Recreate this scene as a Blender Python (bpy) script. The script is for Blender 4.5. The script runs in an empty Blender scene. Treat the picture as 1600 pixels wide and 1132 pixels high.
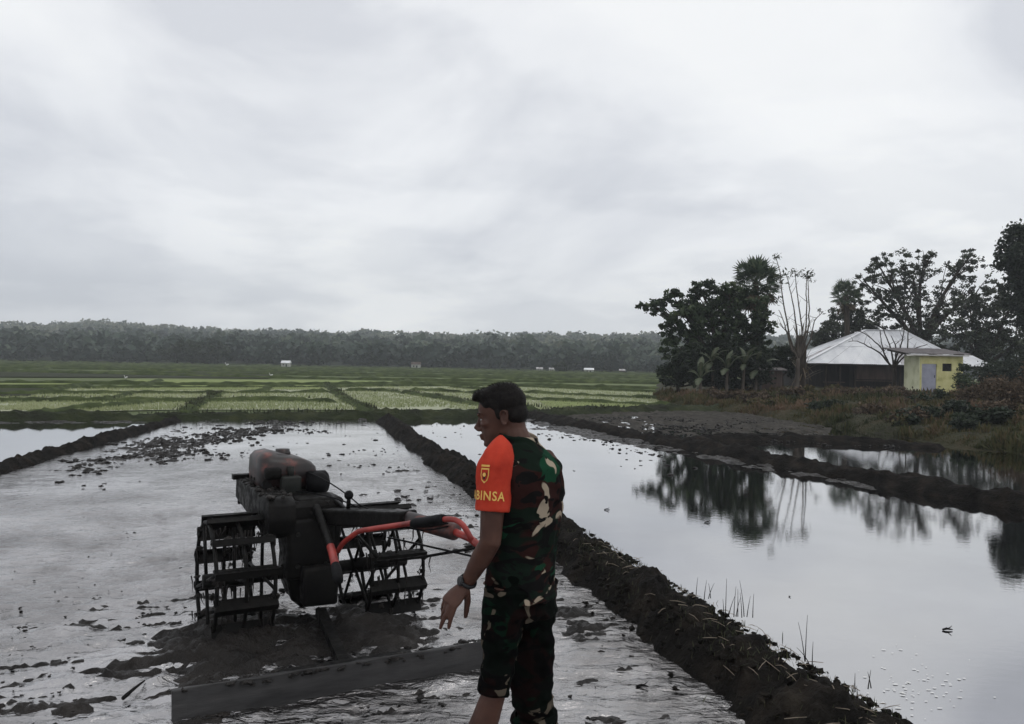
import bpy, math, random
import numpy as np
from mathutils import Vector, Matrix, Euler

# ------------------------------------------------------------------ camera, sky, sun, exposure
SC = bpy.context.scene
COL = SC.collection
FPX, UC, VC, VH, HC = 1250.0, 800.0, 566.0, 568.0, 1.70   # focal length in photo pixels, image centre, horizon row there, eye height
ROLL = math.radians(1.1)                                 # the camera was held slightly tilted

cam_d = bpy.data.cameras.new('camera')
cam_d.sensor_width = 36.0
cam_d.lens = 36.0 * FPX / 1600.0
cam_d.shift_y = (VH - VC) / 1600.0
cam_d.clip_start = 0.05
cam_d.clip_end = 6000.0
cam = bpy.data.objects.new('camera', cam_d)
cam.matrix_world = Matrix.Translation((0, 0, HC)) @ Matrix.Rotation(math.radians(90), 4, 'X') @ Matrix.Rotation(ROLL, 4, 'Z')
COL.objects.link(cam)
SC.camera = cam

SUN_EL, SUN_AZ = 66.0, 115.0     # elevation; azimuth to the right of the view direction
world = bpy.data.worlds.new('World')
SC.world = world
world.use_nodes = True
wt = world.node_tree
for n in list(wt.nodes):
    wt.nodes.remove(n)
WN, WL = wt.nodes, wt.links


def wnode(kind, **kw):
    n = WN.new(kind)
    for k, v in kw.items():
        setattr(n, k, v)
    return n


def wmath(op, a, b=None, clamp=False):
    n = WN.new('ShaderNodeMath')
    n.operation = op
    n.use_clamp = clamp
    for i, s in enumerate((a, b)):
        if s is None:
            continue
        if isinstance(s, (int, float)):
            n.inputs[i].default_value = s
        else:
            WL.new(s, n.inputs[i])
    return n.outputs[0]


w_out = wnode('ShaderNodeOutputWorld')
w_bg = wnode('ShaderNodeBackground')
w_bg.inputs['Strength'].default_value = 0.10
w_sky = wnode('ShaderNodeTexSky')
w_sky.sky_type = 'NISHITA'
w_sky.sun_disc = False
w_sky.sun_elevation = math.radians(SUN_EL)
w_sky.sun_rotation = math.radians(SUN_AZ)
w_tc = wnode('ShaderNodeTexCoord')
w_sep = wnode('ShaderNodeSeparateXYZ')
WL.new(w_tc.outputs['Generated'], w_sep.inputs[0])
w_cmb = wnode('ShaderNodeMapping')
w_cmb.inputs['Scale'].default_value = (1.5, 1.5, 3.0)
w_cmb.inputs['Rotation'].default_value = (0, math.radians(14), 0)
w_cmb.inputs['Location'].default_value = (2.3, 0.4, 1.1)
WL.new(w_tc.outputs['Generated'], w_cmb.inputs['Vector'])
# wide banks of cloud
n1 = wnode('ShaderNodeTexNoise')
n1.inputs['Scale'].default_value = 1.15
n1.inputs['Detail'].default_value = 7
n1.inputs['Roughness'].default_value = 0.5
n1.inputs['Distortion'].default_value = 0.5
WL.new(w_cmb.outputs[0], n1.inputs['Vector'])
r1 = wnode('ShaderNodeValToRGB')
r1.color_ramp.elements[0].position = 0.39
r1.color_ramp.elements[0].color = (7.35, 7.55, 8.05, 1)
r1.color_ramp.elements[1].position = 0.585
r1.color_ramp.elements[1].color = (10.1, 10.2, 10.3, 1)
e = r1.color_ramp.elements.new(0.475)
e.color = (9.2, 9.35, 9.65, 1)
WL.new(n1.outputs['Fac'], r1.inputs['Fac'])
# rows of small cumulus low over the hills
w_map = wnode('ShaderNodeMapping')
w_map.inputs['Scale'].default_value = (4.2, 4.2, 15.0)
WL.new(w_tc.outputs['Generated'], w_map.inputs['Vector'])
n2 = wnode('ShaderNodeTexNoise')
n2.inputs['Scale'].default_value = 1.0
n2.inputs['Detail'].default_value = 8
n2.inputs['Roughness'].default_value = 0.52
WL.new(w_map.outputs[0], n2.inputs['Vector'])
r2 = wnode('ShaderNodeValToRGB')
r2.color_ramp.elements[0].position = 0.43
r2.color_ramp.elements[0].color = (0.90, 0.915, 0.94, 1)
r2.color_ramp.elements[1].position = 0.55
r2.color_ramp.elements[1].color = (1.16, 1.16, 1.15, 1)
WL.new(n2.outputs['Fac'], r2.inputs['Fac'])
w_low = wnode('ShaderNodeMapRange')
w_low.inputs['From Min'].default_value = 0.02
w_low.inputs['From Max'].default_value = 0.36
w_low.inputs['To Min'].default_value = 0.95
w_low.inputs['To Max'].default_value = 0.0
WL.new(w_sep.outputs[2], w_low.inputs['Value'])
w_mul = wnode('ShaderNodeMix', data_type='RGBA', blend_type='MULTIPLY')
WL.new(w_low.outputs[0], w_mul.inputs['Factor'])
WL.new(r1.outputs[0], w_mul.inputs['A'])
WL.new(r2.outputs[0], w_mul.inputs['B'])
# a little clear-sky colour through the overcast
w_mix = wnode('ShaderNodeMix', data_type='RGBA', blend_type='MIX')
w_mix.inputs['Factor'].default_value = 0.95
WL.new(w_sky.outputs[0], w_mix.inputs['A'])
WL.new(w_mul.outputs['Result'], w_mix.inputs['B'])
WL.new(w_mix.outputs['Result'], w_bg.inputs['Color'])
WL.new(w_bg.outputs[0], w_out.inputs[0])

sun_d = bpy.data.lights.new('sun', 'SUN')
sun_d.energy = 0.5
sun_d.angle = math.radians(25)
sun_d.color = (1.0, 0.97, 0.92)
sun = bpy.data.objects.new('sun', sun_d)
_el, _az = math.radians(SUN_EL), math.radians(SUN_AZ)
_to = Vector((math.sin(_az) * math.cos(_el), math.cos(_az) * math.cos(_el), math.sin(_el)))
sun.rotation_euler = _to.to_track_quat('Z', 'Y').to_euler()
sun.location = (0, 0, 60)
COL.objects.link(sun)

SC.view_settings.view_transform = 'Standard'
SC.view_settings.look = 'None'
SC.view_settings.exposure = 0.0
SC.view_settings.gamma = 1.0
SC.view_settings.use_curve_mapping = False
SC.cycles.use_denoising = True
SC.cycles.max_bounces = 6
SC.cycles.volume_bounces = 2
SC.cycles.transparent_max_bounces = 6

# ------------------------------------------------------------------ helpers
rng = np.random.default_rng(7)
random.seed(7)


def level(u, v):
    """photo pixel -> offsets from the camera axis with the tilt taken out (right, below the horizon)"""
    du, dv = u - UC, v - VC
    return du * math.cos(ROLL) + dv * math.sin(ROLL), -du * math.sin(ROLL) + dv * math.cos(ROLL) - (VH - VC)


def P(u, v, Y):
    """point at depth Y seen at photo pixel (u, v)"""
    a, b = level(u, v)
    return np.array((a / FPX * Y, Y, HC - b / FPX * Y))


def G(u, v, z=0.0):
    """point on the level z seen at photo pixel (u, v)"""
    a, b = level(u, v)
    return P(u, v, FPX * (HC - z) / b)


def PX(u, Y, v=600.0): return P(u, v, Y)[0]
def PZ(v, Y, u=1455.0): return P(u, v, Y)[2]


def gp(line):
    """plan points measured for a level camera -> the same photo pixels with the tilt"""
    return [tuple(G(UC + FPX * x / y, 562.0 + FPX * 1.7 / y)[:2]) for x, y in line]


def _hash(ix, iy, iz, seed):
    h = (ix.astype(np.int64) * 374761393 + iy.astype(np.int64) * 668265263 + iz.astype(np.int64) * 2147483647 + seed * 974634777) & 0xffffffff
    h = ((h ^ (h >> 13)) * 1274126177) & 0xffffffff
    h = ((h ^ (h >> 16)) * 2246822519) & 0xffffffff
    return ((h ^ (h >> 15)) & 0xffff) / 65535.0 * 2 - 1


def vnoise(x, y, z=None, seed=0):
    x = np.asarray(x, float); y = np.asarray(y, float)
    z = np.zeros_like(x) if z is None else np.asarray(z, float)
    ix, iy, iz = np.floor(x), np.floor(y), np.floor(z)
    fx, fy, fz = x - ix, y - iy, z - iz
    fx, fy, fz = [f * f * f * (f * (f * 6 - 15) + 10) for f in (fx, fy, fz)]
    r = 0
    for dx in (0, 1):
        for dy in (0, 1):
            for dz in (0, 1):
                w = (fx if dx else 1 - fx) * (fy if dy else 1 - fy) * (fz if dz else 1 - fz)
                r = r + w * _hash(ix + dx, iy + dy, iz + dz, seed)
    return r


def fbm(x, y, z=None, seed=0, octv=4, gain=0.5):
    a, r, f = 1.0, 0.0, 1.0
    for o in range(octv):
        r = r + a * vnoise(np.asarray(x) * f, np.asarray(y) * f, None if z is None else np.asarray(z) * f, seed + o * 17)
        a *= gain
        f *= 2.03
    return r


def smooth(a, b, x):
    t = np.clip((np.asarray(x, float) - a) / (b - a), 0, 1)
    return t * t * (3 - 2 * t)


ROOTM = {}


def root_of(o):
    while o is not None and o.parent is not None:
        o = o.parent
    return o


def tag(o, label=None, cat=None, group=None, kind=None):
    if label: o['label'] = label
    if cat: o['category'] = cat
    if group: o['group'] = group
    if kind: o['kind'] = kind
    return o


def thing(name, label, cat, loc=(0, 0, 0), rotz=0.0, group=None):
    o = bpy.data.objects.new(name, None)
    COL.objects.link(o)
    o.location = tuple(float(c) for c in loc)
    o.rotation_euler = (0, 0, rotz)
    o.empty_display_size = 0.2
    ROOTM[o.name] = Matrix.LocRotScale(Vector(o.location), Euler((0, 0, rotz)), None)
    return tag(o, label, cat, group)


def put(name, me, mat=None, parent=None, smooth_=False):
    """link a mesh whose vertices are in world coordinates, under parent"""
    if mat is not None and not me.materials:
        me.materials.append(mat)
    if smooth_:
        me.polygons.foreach_set('use_smooth', np.ones(len(me.polygons), bool))
    if parent is not None:
        r = root_of(parent)
        if r.name in ROOTM:
            me.transform(ROOTM[r.name].inverted())
    o = bpy.data.objects.new(name, me)
    COL.objects.link(o)
    o.parent = parent
    return o


def fast_mesh(name, V, F, tint=None):
    V = np.asarray(V, np.float32)
    F = np.asarray(F, np.int32)
    me = bpy.data.meshes.new(name)
    me.vertices.add(len(V))
    me.vertices.foreach_set('co', V.ravel())
    k = F.shape[1]
    me.loops.add(F.size)
    me.loops.foreach_set('vertex_index', F.ravel())
    me.polygons.add(len(F))
    me.polygons.foreach_set('loop_start', np.arange(len(F), dtype=np.int32) * k)
    me.update(calc_edges=True)
    if tint is not None:
        a = me.attributes.new('tint', 'FLOAT', 'POINT')
        a.data.foreach_set('value', np.asarray(tint, np.float32))
    return me


def grid_faces(nr, nc):
    i = np.arange(nr - 1)[:, None] * nc + np.arange(nc - 1)[None, :]
    return np.stack([i, i + 1, i + nc + 1, i + nc], -1).reshape(-1, 4)


def basis(d):
    d = np.asarray(d, float)
    d = d / (np.linalg.norm(d) + 1e-12)
    h = np.array((0, 0, 1.0)) if abs(d[2]) < 0.9 else np.array((1.0, 0, 0))
    a = np.cross(h, d); a /= np.linalg.norm(a)
    return a, np.cross(d, a), d


class Geo:
    """collects shapes of ONE part and links them as one mesh"""
    def __init__(s):
        s.v, s.f = [], []

    def add(s, V, F):
        o = len(s.v)
        s.v += [tuple(map(float, p)) for p in V]
        s.f += [tuple(int(i) + o for i in f) for f in F]
        return s

    def loft(s, rings, caps=True):
        rings = [np.asarray(r, float) for r in rings]
        n = len(rings[0])
        V = np.concatenate(rings)
        F = []
        for i in range(len(rings) - 1):
            for j in range(n):
                k = (j + 1) % n
                F.append((i * n + j, i * n + k, (i + 1) * n + k, (i + 1) * n + j))
        if caps:
            F.append(tuple(range(n - 1, -1, -1)))
            F.append(tuple((len(rings) - 1) * n + j for j in range(n)))
        return s.add(V, F)

    def tube(s, pts, rad, n=8, caps=True, flat=1.0):
        pts = np.asarray(pts, float)
        if np.isscalar(rad): rad = [rad] * len(pts)
        rings = []
        a = None
        th = np.linspace(0, 2 * math.pi, n, endpoint=False)
        for i in range(len(pts)):
            d = pts[min(i + 1, len(pts) - 1)] - pts[max(i - 1, 0)]
            if a is None:
                a, b, d = basis(d)
            else:
                d = d / (np.linalg.norm(d) + 1e-12)
                a = a - d * np.dot(a, d); a /= np.linalg.norm(a)
                b = np.cross(d, a)
            rings.append(pts[i] + rad[i] * (np.cos(th)[:, None] * a + flat * np.sin(th)[:, None] * b))
        return s.loft(rings, caps)

    def oval(s, c, r, n=16, m=10, R=None):
        th = np.linspace(0, 2 * math.pi, n, endpoint=False)
        rings = []
        for ph in np.linspace(-math.pi / 2 * .985, math.pi / 2 * .985, m):
            q = np.stack([np.cos(th) * math.cos(ph) * r[0], np.sin(th) * math.cos(ph) * r[1], np.full(n, math.sin(ph) * r[2])], -1)
            if R is not None: q = q @ np.asarray(R).T
            rings.append(q + np.asarray(c, float))
        return s.loft(rings, True)

    def box(s, c, size, R=None):
        h = np.asarray(size, float) / 2
        q = np.array([(x, y, z) for z in (-1, 1) for x, y in ((-1, -1), (1, -1), (1, 1), (-1, 1))], float) * h
        if R is not None: q = q @ np.asarray(R).T
        q = q + np.asarray(c, float)
        return s.add(q, [(3, 2, 1, 0), (4, 5, 6, 7), (0, 1, 5, 4), (1, 2, 6, 5), (2, 3, 7, 6), (3, 0, 4, 7)])

    def bar(s, p, q, w, h, up=(0, 0, 1)):
        p, q = np.asarray(p, float), np.asarray(q, float)
        d = q - p; L = np.linalg.norm(d); d /= L
        u = np.asarray(up, float); x = np.cross(d, u); x /= np.linalg.norm(x)
        z = np.cross(x, d)
        return s.box((p + q) / 2, (w, L, h), np.stack([x, d, z], 1))

    def build(s, name, mat, parent=None, sm=False, bevel=0.0, seg=2, remesh=0.0, smooth_it=0, disp=None):
        me = bpy.data.meshes.new(name)
        me.from_pydata(s.v, [], s.f)
        me.update()
        if remesh or bevel:
            o = bpy.data.objects.new('tmp', me)
            COL.objects.link(o)
            if bevel:
                m = o.modifiers.new('b', 'BEVEL'); m.width = bevel; m.segments = seg; m.limit_method = 'ANGLE'
            if remesh:
                m = o.modifiers.new('r', 'REMESH'); m.mode = 'VOXEL'; m.voxel_size = remesh
                if smooth_it:
                    m = o.modifiers.new('s', 'SMOOTH'); m.factor = 0.5; m.iterations = smooth_it
            dg = bpy.context.evaluated_depsgraph_get()
            dg.update()
            me2 = bpy.data.meshes.new_from_object(o.evaluated_get(dg))
            me2.name = name
            bpy.data.objects.remove(o)
            bpy.data.meshes.remove(me)
            me = me2
        if disp is not None:
            n = len(me.vertices)
            co = np.empty(n * 3, np.float32); me.vertices.foreach_get('co', co); co = co.reshape(-1, 3)
            no = np.empty(n * 3, np.float32); me.vertices.foreach_get('normal', no); no = no.reshape(-1, 3)
            co = co + disp(co.astype(float), no.astype(float))
            me.vertices.foreach_set('co', co.astype(np.float32).ravel()); me.update()
        return put(name, me, mat, parent, sm)


def rotm(rx=0, ry=0, rz=0):
    return np.array(Euler((rx, ry, rz)).to_matrix())


# ------------------------------------------------------------------ materials
def base_mat(name, rough=0.7, spec=0.5, ior=1.45):
    m = bpy.data.materials.new(name)
    m.use_nodes = True
    nt = m.node_tree
    b = nt.nodes['Principled BSDF']
    b.inputs['Roughness'].default_value = rough
    b.inputs['Specular IOR Level'].default_value = spec
    b.inputs['IOR'].default_value = ior
    return m, nt, b


def ramp(nt, fac, stops):
    r = nt.nodes.new('ShaderNodeValToRGB')
    while len(r.color_ramp.elements) < len(stops):
        r.color_ramp.elements.new(0.5)
    for el, (p, c) in zip(r.color_ramp.elements, stops):
        el.position = p
        el.color = (*c, 1) if len(c) == 3 else c
    nt.links.new(fac, r.inputs['Fac'])
    return r.outputs['Color']


def coords(nt, scale=(1, 1, 1), kind='Object', rot=(0, 0, 0), loc=(0, 0, 0)):
    t = nt.nodes.new('ShaderNodeTexCoord')
    m = nt.nodes.new('ShaderNodeMapping')
    m.inputs['Scale'].default_value = scale
    m.inputs['Rotation'].default_value = rot
    m.inputs['Location'].default_value = loc
    nt.links.new(t.outputs[kind], m.inputs['Vector'])
    return m.outputs[0]


def noise(nt, vec, scale, detail=5, rough=0.55, dist=0.0):
    n = nt.nodes.new('ShaderNodeTexNoise')
    n.inputs['Scale'].default_value = scale
    n.inputs['Detail'].default_value = detail
    n.inputs['Roughness'].default_value = rough
    n.inputs['Distortion'].default_value = dist
    if vec is not None:
        nt.links.new(vec, n.inputs['Vector'])
    return n.outputs['Fac']


def add_bump(nt, b, h, strength=0.5, dist=0.01, prev=None):
    n = nt.nodes.new('ShaderNodeBump')
    n.inputs['Strength'].default_value = strength
    n.inputs['Distance'].default_value = dist
    nt.links.new(h, n.inputs['Height'])
    if prev is not None:
        nt.links.new(prev, n.inputs['Normal'])
    nt.links.new(n.outputs[0], b.inputs['Normal'])
    return n.outputs[0]


def mixc(nt, fac, a, b, mode='MIX'):
    n = nt.nodes.new('ShaderNodeMix')
    n.data_type = 'RGBA'
    n.blend_type = mode
    for s, i in ((fac, 'Factor'), (a, 'A'), (b, 'B')):
        if isinstance(s, (int, float)):
            n.inputs[i].default_value = s
        elif isinstance(s, tuple):
            n.inputs[i].default_value = (*s, 1)
        else:
            nt.links.new(s, n.inputs[i])
    return n.outputs['Result']


def nmat(name, stops, scale=3.0, rough=0.7, bump=0.0, bscale=20.0, bdist=0.01, spec=0.4, stretch=(1, 1, 1), rvar=0.0, detail=6):
    m, nt, b = base_mat(name, rough, spec)
    vec = coords(nt, stretch)
    f = noise(nt, vec, scale, detail)
    nt.links.new(ramp(nt, f, stops), b.inputs['Base Color'])
    if bump:
        add_bump(nt, b, noise(nt, vec, bscale, 6), bump, bdist)
    if rvar:
        mr = nt.nodes.new('ShaderNodeMapRange')
        mr.inputs['From Min'].default_value = 0.35; mr.inputs['From Max'].default_value = 0.65
        mr.inputs['To Min'].default_value = max(0.03, rough - rvar); mr.inputs['To Max'].default_value = min(1, rough + rvar)
        nt.links.new(noise(nt, vec, scale * 2.3, 5), mr.inputs['Value'])
        nt.links.new(mr.outputs[0], b.inputs['Roughness'])
    return m


def leaf_mat(name, stops, rough=0.55, transl=0.25, spec=0.35):
    """colour by the per-leaf 'tint' value"""
    m, nt, b = base_mat(name, rough, spec)
    a = nt.nodes.new('ShaderNodeAttribute')
    a.attribute_name = 'tint'
    c = ramp(nt, a.outputs['Fac'], stops)
    nt.links.new(c, b.inputs['Base Color'])
    if transl:
        t = nt.nodes.new('ShaderNodeBsdfTranslucent')
        nt.links.new(c, t.inputs['Color'])
        mx = nt.nodes.new('ShaderNodeMixShader')
        mx.inputs[0].default_value = transl
        nt.links.new(b.outputs[0], mx.inputs[1])
        nt.links.new(t.outputs[0], mx.inputs[2])
        nt.links.new(mx.outputs[0], nt.nodes['Material Output'].inputs[0])
    return m


M = {}
M['mud'] = nmat('mud', [(.3, (.009, .008, .0075)), (.55, (.017, .0145, .013)), (.75, (.030, .026, .023))], 3.2, .45, .8, 55, .02, .22, rvar=.2)
M['bund'] = nmat('bund_soil', [(.3, (.006, .0056, .0052)), (.5, (.0125, .0112, .0098)), (.62, (.020, .0165, .0135)), (.78, (.036, .031, .024))], 4.2, .85, 1.0, 30, .05, .08)
M['flat'] = nmat('grey_stubble_mud', [(.3, (.018, .016, .013)), (.5, (.040, .036, .030)), (.7, (.075, .068, .058))], 3.0, .8, 1.0, 14, .06, .12)
M['bund_grass'] = nmat('bund_grass', [(.28, (.010, .011, .006)), (.5, (.018, .024, .009)), (.72, (.040, .045, .018))], 1.4, .85, .8, 9, .08, .2)
M['ironmud'] = nmat('muddy_iron', [(.35, (.0035, .0033, .0032)), (.6, (.007, .0065, .006)), (.8, (.016, .014, .0125))], 9, .55, .5, 60, .006, .12, rvar=.2)
M['red'] = nmat('red_paint', [(.3, (.10, .012, .010)), (.55, (.30, .035, .028)), (.75, (.36, .06, .045))], 8, .42, .2, 60, .002, .5)
M['redmud'] = nmat('muddy_red_paint', [(.40, (.009, .007, .007)), (.54, (.022, .011, .010)), (.66, (.10, .028, .022)), (.82, (.26, .12, .09))], 11, .42, .3, 60, .003, .5)
M['rubber'] = nmat('black_rubber', [(.4, (.0035, .0035, .004)), (.7, (.008, .008, .009))], 20, .6, .5, 90, .003, .12)
M['greymetal'] = nmat('dull_grey_metal', [(.35, (.008, .009, .008)), (.6, (.017, .018, .016)), (.8, (.03, .03, .028))], 12, .5, .3, 70, .002, .2)
M['plank'] = nmat('wet_grey_plank', [(.3, (.010, .0095, .010)), (.55, (.024, .023, .0235)), (.75, (.038, .036, .036))], 3, .5, .35, 14, .006, .4, stretch=(1, 6, 6), rvar=.15)
M['skin'] = nmat('brown_skin', [(.3, (.048, .022, .016)), (.6, (.072, .033, .023)), (.8, (.09, .042, .029))], 14, .5, .15, 160, .002, .25)
M['hair'] = nmat('black_hair', [(.4, (.006, .005, .005)), (.7, (.014, .012, .011))], 60, .6, .6, 200, .004, .12)
M['white'] = nmat('eye_white', [(.4, (.22, .20, .19)), (.7, (.28, .26, .24))], 30, .2)
M['iris'] = nmat('dark_iris', [(.4, (.012, .008, .006)), (.7, (.02, .012, .008))], 30, .15)
M['watch'] = nmat('black_watch', [(.4, (.008, .008, .009)), (.7, (.018, .018, .02))], 40, .35)
M['bark'] = nmat('brown_bark', [(.3, (.018, .014, .011)), (.55, (.04, .032, .025)), (.78, (.075, .062, .05))], 5, .85, .9, 18, .03, .2, stretch=(1, 1, .25))
M['palebark'] = nmat('pale_dry_bark', [(.3, (.04, .033, .027)), (.55, (.085, .072, .06)), (.78, (.15, .13, .11))], 5, .85, .9, 18, .03, .2, stretch=(1, 1, .25))
M['leaf'] = leaf_mat('broad_green_leaf', [(0, (.010, .018, .010)), (.45, (.026, .044, .020)), (.8, (.060, .085, .038)), (1, (.12, .145, .075))])
M['leafdark'] = leaf_mat('dark_glossy_leaf', [(0, (.008, .013, .009)), (.5, (.018, .028, .016)), (1, (.04, .055, .028))])
M['leaffine'] = leaf_mat('fine_olive_leaf', [(0, (.014, .020, .013)), (.5, (.036, .046, .028)), (1, (.085, .10, .06))])
M['palmleaf'] = leaf_mat('palm_leaf', [(0, (.024, .038, .026)), (.5, (.055, .080, .050)), (1, (.12, .145, .09))])
M['palmdry'] = leaf_mat('dry_palm_leaf', [(0, (.05, .036, .024)), (.5, (.10, .076, .048)), (1, (.17, .14, .09))])
M['banana'] = leaf_mat('banana_leaf', [(0, (.018, .03, .014)), (.5, (.04, .06, .028)), (1, (.12, .13, .085))], .45)
M['forest'] = leaf_mat('forest_leaf', [(0, (.014, .023, .021)), (.4, (.050, .072, .056)), (.75, (.105, .130, .092)), (1, (.18, .19, .135))], .75, .2)
M['grassleaf'] = leaf_mat('bank_grass', [(0, (.020, .026, .011)), (.35, (.048, .055, .020)), (.6, (.095, .078, .036)), (.8, (.10, .068, .040)), (1, (.15, .098, .062))], .8, .2)
M['shrubred'] = leaf_mat('reddish_shrub', [(0, (.022, .018, .012)), (.5, (.066, .048, .031)), (1, (.13, .092, .062))], .75, .2)
M['seedling'] = leaf_mat('rice_seedling', [(0, (.18, .215, .09)), (.5, (.30, .33, .17)), (1, (.40, .42, .25))], .6, .4)
M['reed'] = leaf_mat('reed_blade', [(0, (.02, .025, .012)), (.5, (.045, .05, .025)), (1, (.10, .09, .05))], .7, .2)
M['straw'] = nmat('dry_straw', [(.3, (.10, .075, .055)), (.7, (.28, .24, .19))], 10, .8)
M['zinc'] = nmat('white_zinc_sheet', [(.25, (.50, .51, .53)), (.45, (.66, .67, .69)), (.7, (.76, .77, .78))], 1.3, .42, 0, spec=.5, stretch=(1, .4, .4))
M['rustzinc'] = nmat('stained_zinc_sheet', [(.3, (.17, .15, .14)), (.5, (.36, .35, .36)), (.7, (.52, .52, .54))], 1.6, .5, 0, spec=.5)
M['greyroof'] = nmat('grey_fibre_roof', [(.3, (.13, .12, .12)), (.7, (.24, .22, .22))], 2.5, .8)
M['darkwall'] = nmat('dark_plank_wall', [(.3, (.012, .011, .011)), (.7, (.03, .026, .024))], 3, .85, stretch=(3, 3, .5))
M['brownwall'] = nmat('brown_board_wall', [(.3, (.045, .032, .028)), (.7, (.085, .06, .052))], 2, .85, stretch=(2, 2, .4))
M['fenceboard'] = nmat('weathered_brown_board', [(.3, (.05, .036, .032)), (.7, (.10, .072, .062))], 2, .85, stretch=(3, 3, .4))
M['yellow'] = nmat('yellow_plaster', [(.3, (.30, .29, .11)), (.45, (.56, .53, .24)), (.7, (.70, .66, .36))], 1.8, .85, .3, 14, .01)
M['paleyellow'] = nmat('pale_yellow_plaster', [(.3, (.48, .49, .30)), (.5, (.66, .67, .46)), (.7, (.72, .72, .54))], 1.6, .85, .3, 14, .01)
M['paleboard'] = nmat('whitish_board', [(.3, (.42, .40, .38)), (.7, (.62, .60, .57))], 3, .7)
M['doorgrey'] = nmat('blue_grey_door', [(.3, (.28, .29, .36)), (.7, (.40, .41, .49))], 2.5, .6)
M['hole'] = nmat('dark_opening', [(.3, (.006, .006, .006)), (.7, (.012, .012, .012))], 3, .9)
M['whitewash'] = nmat('whitewashed_wall', [(.3, (.26, .26, .25)), (.7, (.40, .40, .38))], .8, .85)
M['feather'] = nmat('white_feather', [(.3, (.6, .6, .58)), (.7, (.75, .75, .74))], 20, .8)
M['gold'] = nmat('yellow_print', [(.3, (.62, .36, .08)), (.7, (.72, .46, .13))], 60, .8)
M['blackprint'] = nmat('black_print', [(.3, (.012, .01, .01)), (.7, (.03, .02, .02))], 60, .8)
M['orange'] = nmat('orange_red_cloth', [(.3, (.30, .026, .014)), (.5, (.42, .040, .021)), (.75, (.50, .060, .033))], 9, .85, .5, 55, .006, .15)


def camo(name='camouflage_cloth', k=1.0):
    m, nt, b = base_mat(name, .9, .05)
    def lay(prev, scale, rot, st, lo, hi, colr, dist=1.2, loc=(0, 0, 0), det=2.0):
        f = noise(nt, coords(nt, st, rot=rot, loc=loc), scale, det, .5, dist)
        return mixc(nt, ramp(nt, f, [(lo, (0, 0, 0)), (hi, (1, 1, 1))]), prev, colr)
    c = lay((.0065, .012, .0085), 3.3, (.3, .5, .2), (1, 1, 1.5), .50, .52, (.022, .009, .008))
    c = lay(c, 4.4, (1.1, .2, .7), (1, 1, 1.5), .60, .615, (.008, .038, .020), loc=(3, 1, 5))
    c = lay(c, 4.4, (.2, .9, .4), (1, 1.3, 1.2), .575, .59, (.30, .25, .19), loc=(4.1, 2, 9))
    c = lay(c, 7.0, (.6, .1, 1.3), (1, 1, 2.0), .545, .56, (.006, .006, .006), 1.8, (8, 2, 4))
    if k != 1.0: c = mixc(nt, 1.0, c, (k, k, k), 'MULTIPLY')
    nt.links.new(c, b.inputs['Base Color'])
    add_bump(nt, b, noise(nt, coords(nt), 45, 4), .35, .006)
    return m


M['camo'] = camo()
M['shadecamo'] = camo('shaded_camouflage_cloth', .24)  # darkened copy for the trousers: dim light low on the man painted in


def water_mat(name, stops, bscale, bstr, bdist, stretch=(1, 1, 1), rough=.04, ior=1.55, near=None, film=0.0, mirror=0.0):
    m, nt, b = base_mat(name, rough, .5, ior)
    b.inputs['Metallic'].default_value = mirror
    vec = coords(nt, stretch)
    nt.links.new(ramp(nt, noise(nt, coords(nt), .8, 6), stops), b.inputs['Base Color'])
    h = noise(nt, vec, bscale, 5, .55, .3)
    if near is not None:                      # chop dies away with distance from the worked ground
        sx = nt.nodes.new('ShaderNodeSeparateXYZ')
        nt.links.new(coords(nt), sx.inputs[0])
        mr = nt.nodes.new('ShaderNodeMapRange')
        mr.interpolation_type = 'SMOOTHSTEP'
        mr.inputs['From Min'].default_value = near[0]; mr.inputs['From Max'].default_value = near[1]
        mr.inputs['To Min'].default_value = 1.0; mr.inputs['To Max'].default_value = near[2]
        nt.links.new(sx.outputs[1], mr.inputs['Value'])
        mu = nt.nodes.new('ShaderNodeMath'); mu.operation = 'MULTIPLY'
        nt.links.new(h, mu.inputs[0]); nt.links.new(mr.outputs[0], mu.inputs[1])
        h = mu.outputs[0]
    add_bump(nt, b, h, bstr, bdist)
    if film:                                   # patches of dull scum on the surface
        f = noise(nt, coords(nt, (1, 1, 1)), 5.0, 7, .62)
        rr = ramp(nt, f, [(.50, (rough,) * 3), (.66, (film,) * 3)])
        nt.links.new(rr, b.inputs['Roughness'])
    return m


M['calm'] = water_mat('calm_paddy_water', [(.3, (.43, .43, .44)), (.7, (.48, .48, .495))], 13, .07, .005, (.8, 1.3, 1), .01, 1.33, film=.022, mirror=1.0)
M['slurry'] = water_mat('churned_slurry', [(.36, (.20, .19, .187)), (.60, (.47, .46, .462))], 13, 1.0, .040, (.5, 1.0, 1), .10, 1.33, mirror=1.0, near=(7.0, 16.0, .05))
M['wetfield'] = water_mat('wet_field_mud', [(.3, (.24, .26, .16)), (.7, (.33, .345, .235))], 6, .5, .012, (1, 1, 1), .7, 1.33)
M['field'] = nmat('far_field_green', [(.3, (.05, .065, .028)), (.5, (.095, .12, .045)), (.7, (.17, .195, .085))], .09, .85, .5, 2.0, .1, .2, stretch=(.5, 1, 1))
M['fieldbund'] = nmat('field_bund_grass', [(.28, (.022, .030, .012)), (.5, (.045, .060, .022)), (.72, (.085, .105, .040))], 1.0, .9, .8, 6, .08, .1)
M['lush'] = nmat('lush_rice', [(.3, (.13, .17, .05)), (.7, (.24, .28, .10))], .8, .85, .5, 5, .08, .2)
M['fallow'] = nmat('fallow_wet_earth', [(.3, (.018, .020, .012)), (.6, (.034, .040, .020)), (.75, (.055, .066, .028))], .7, .85, .5, 4, .1, .08)
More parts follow.
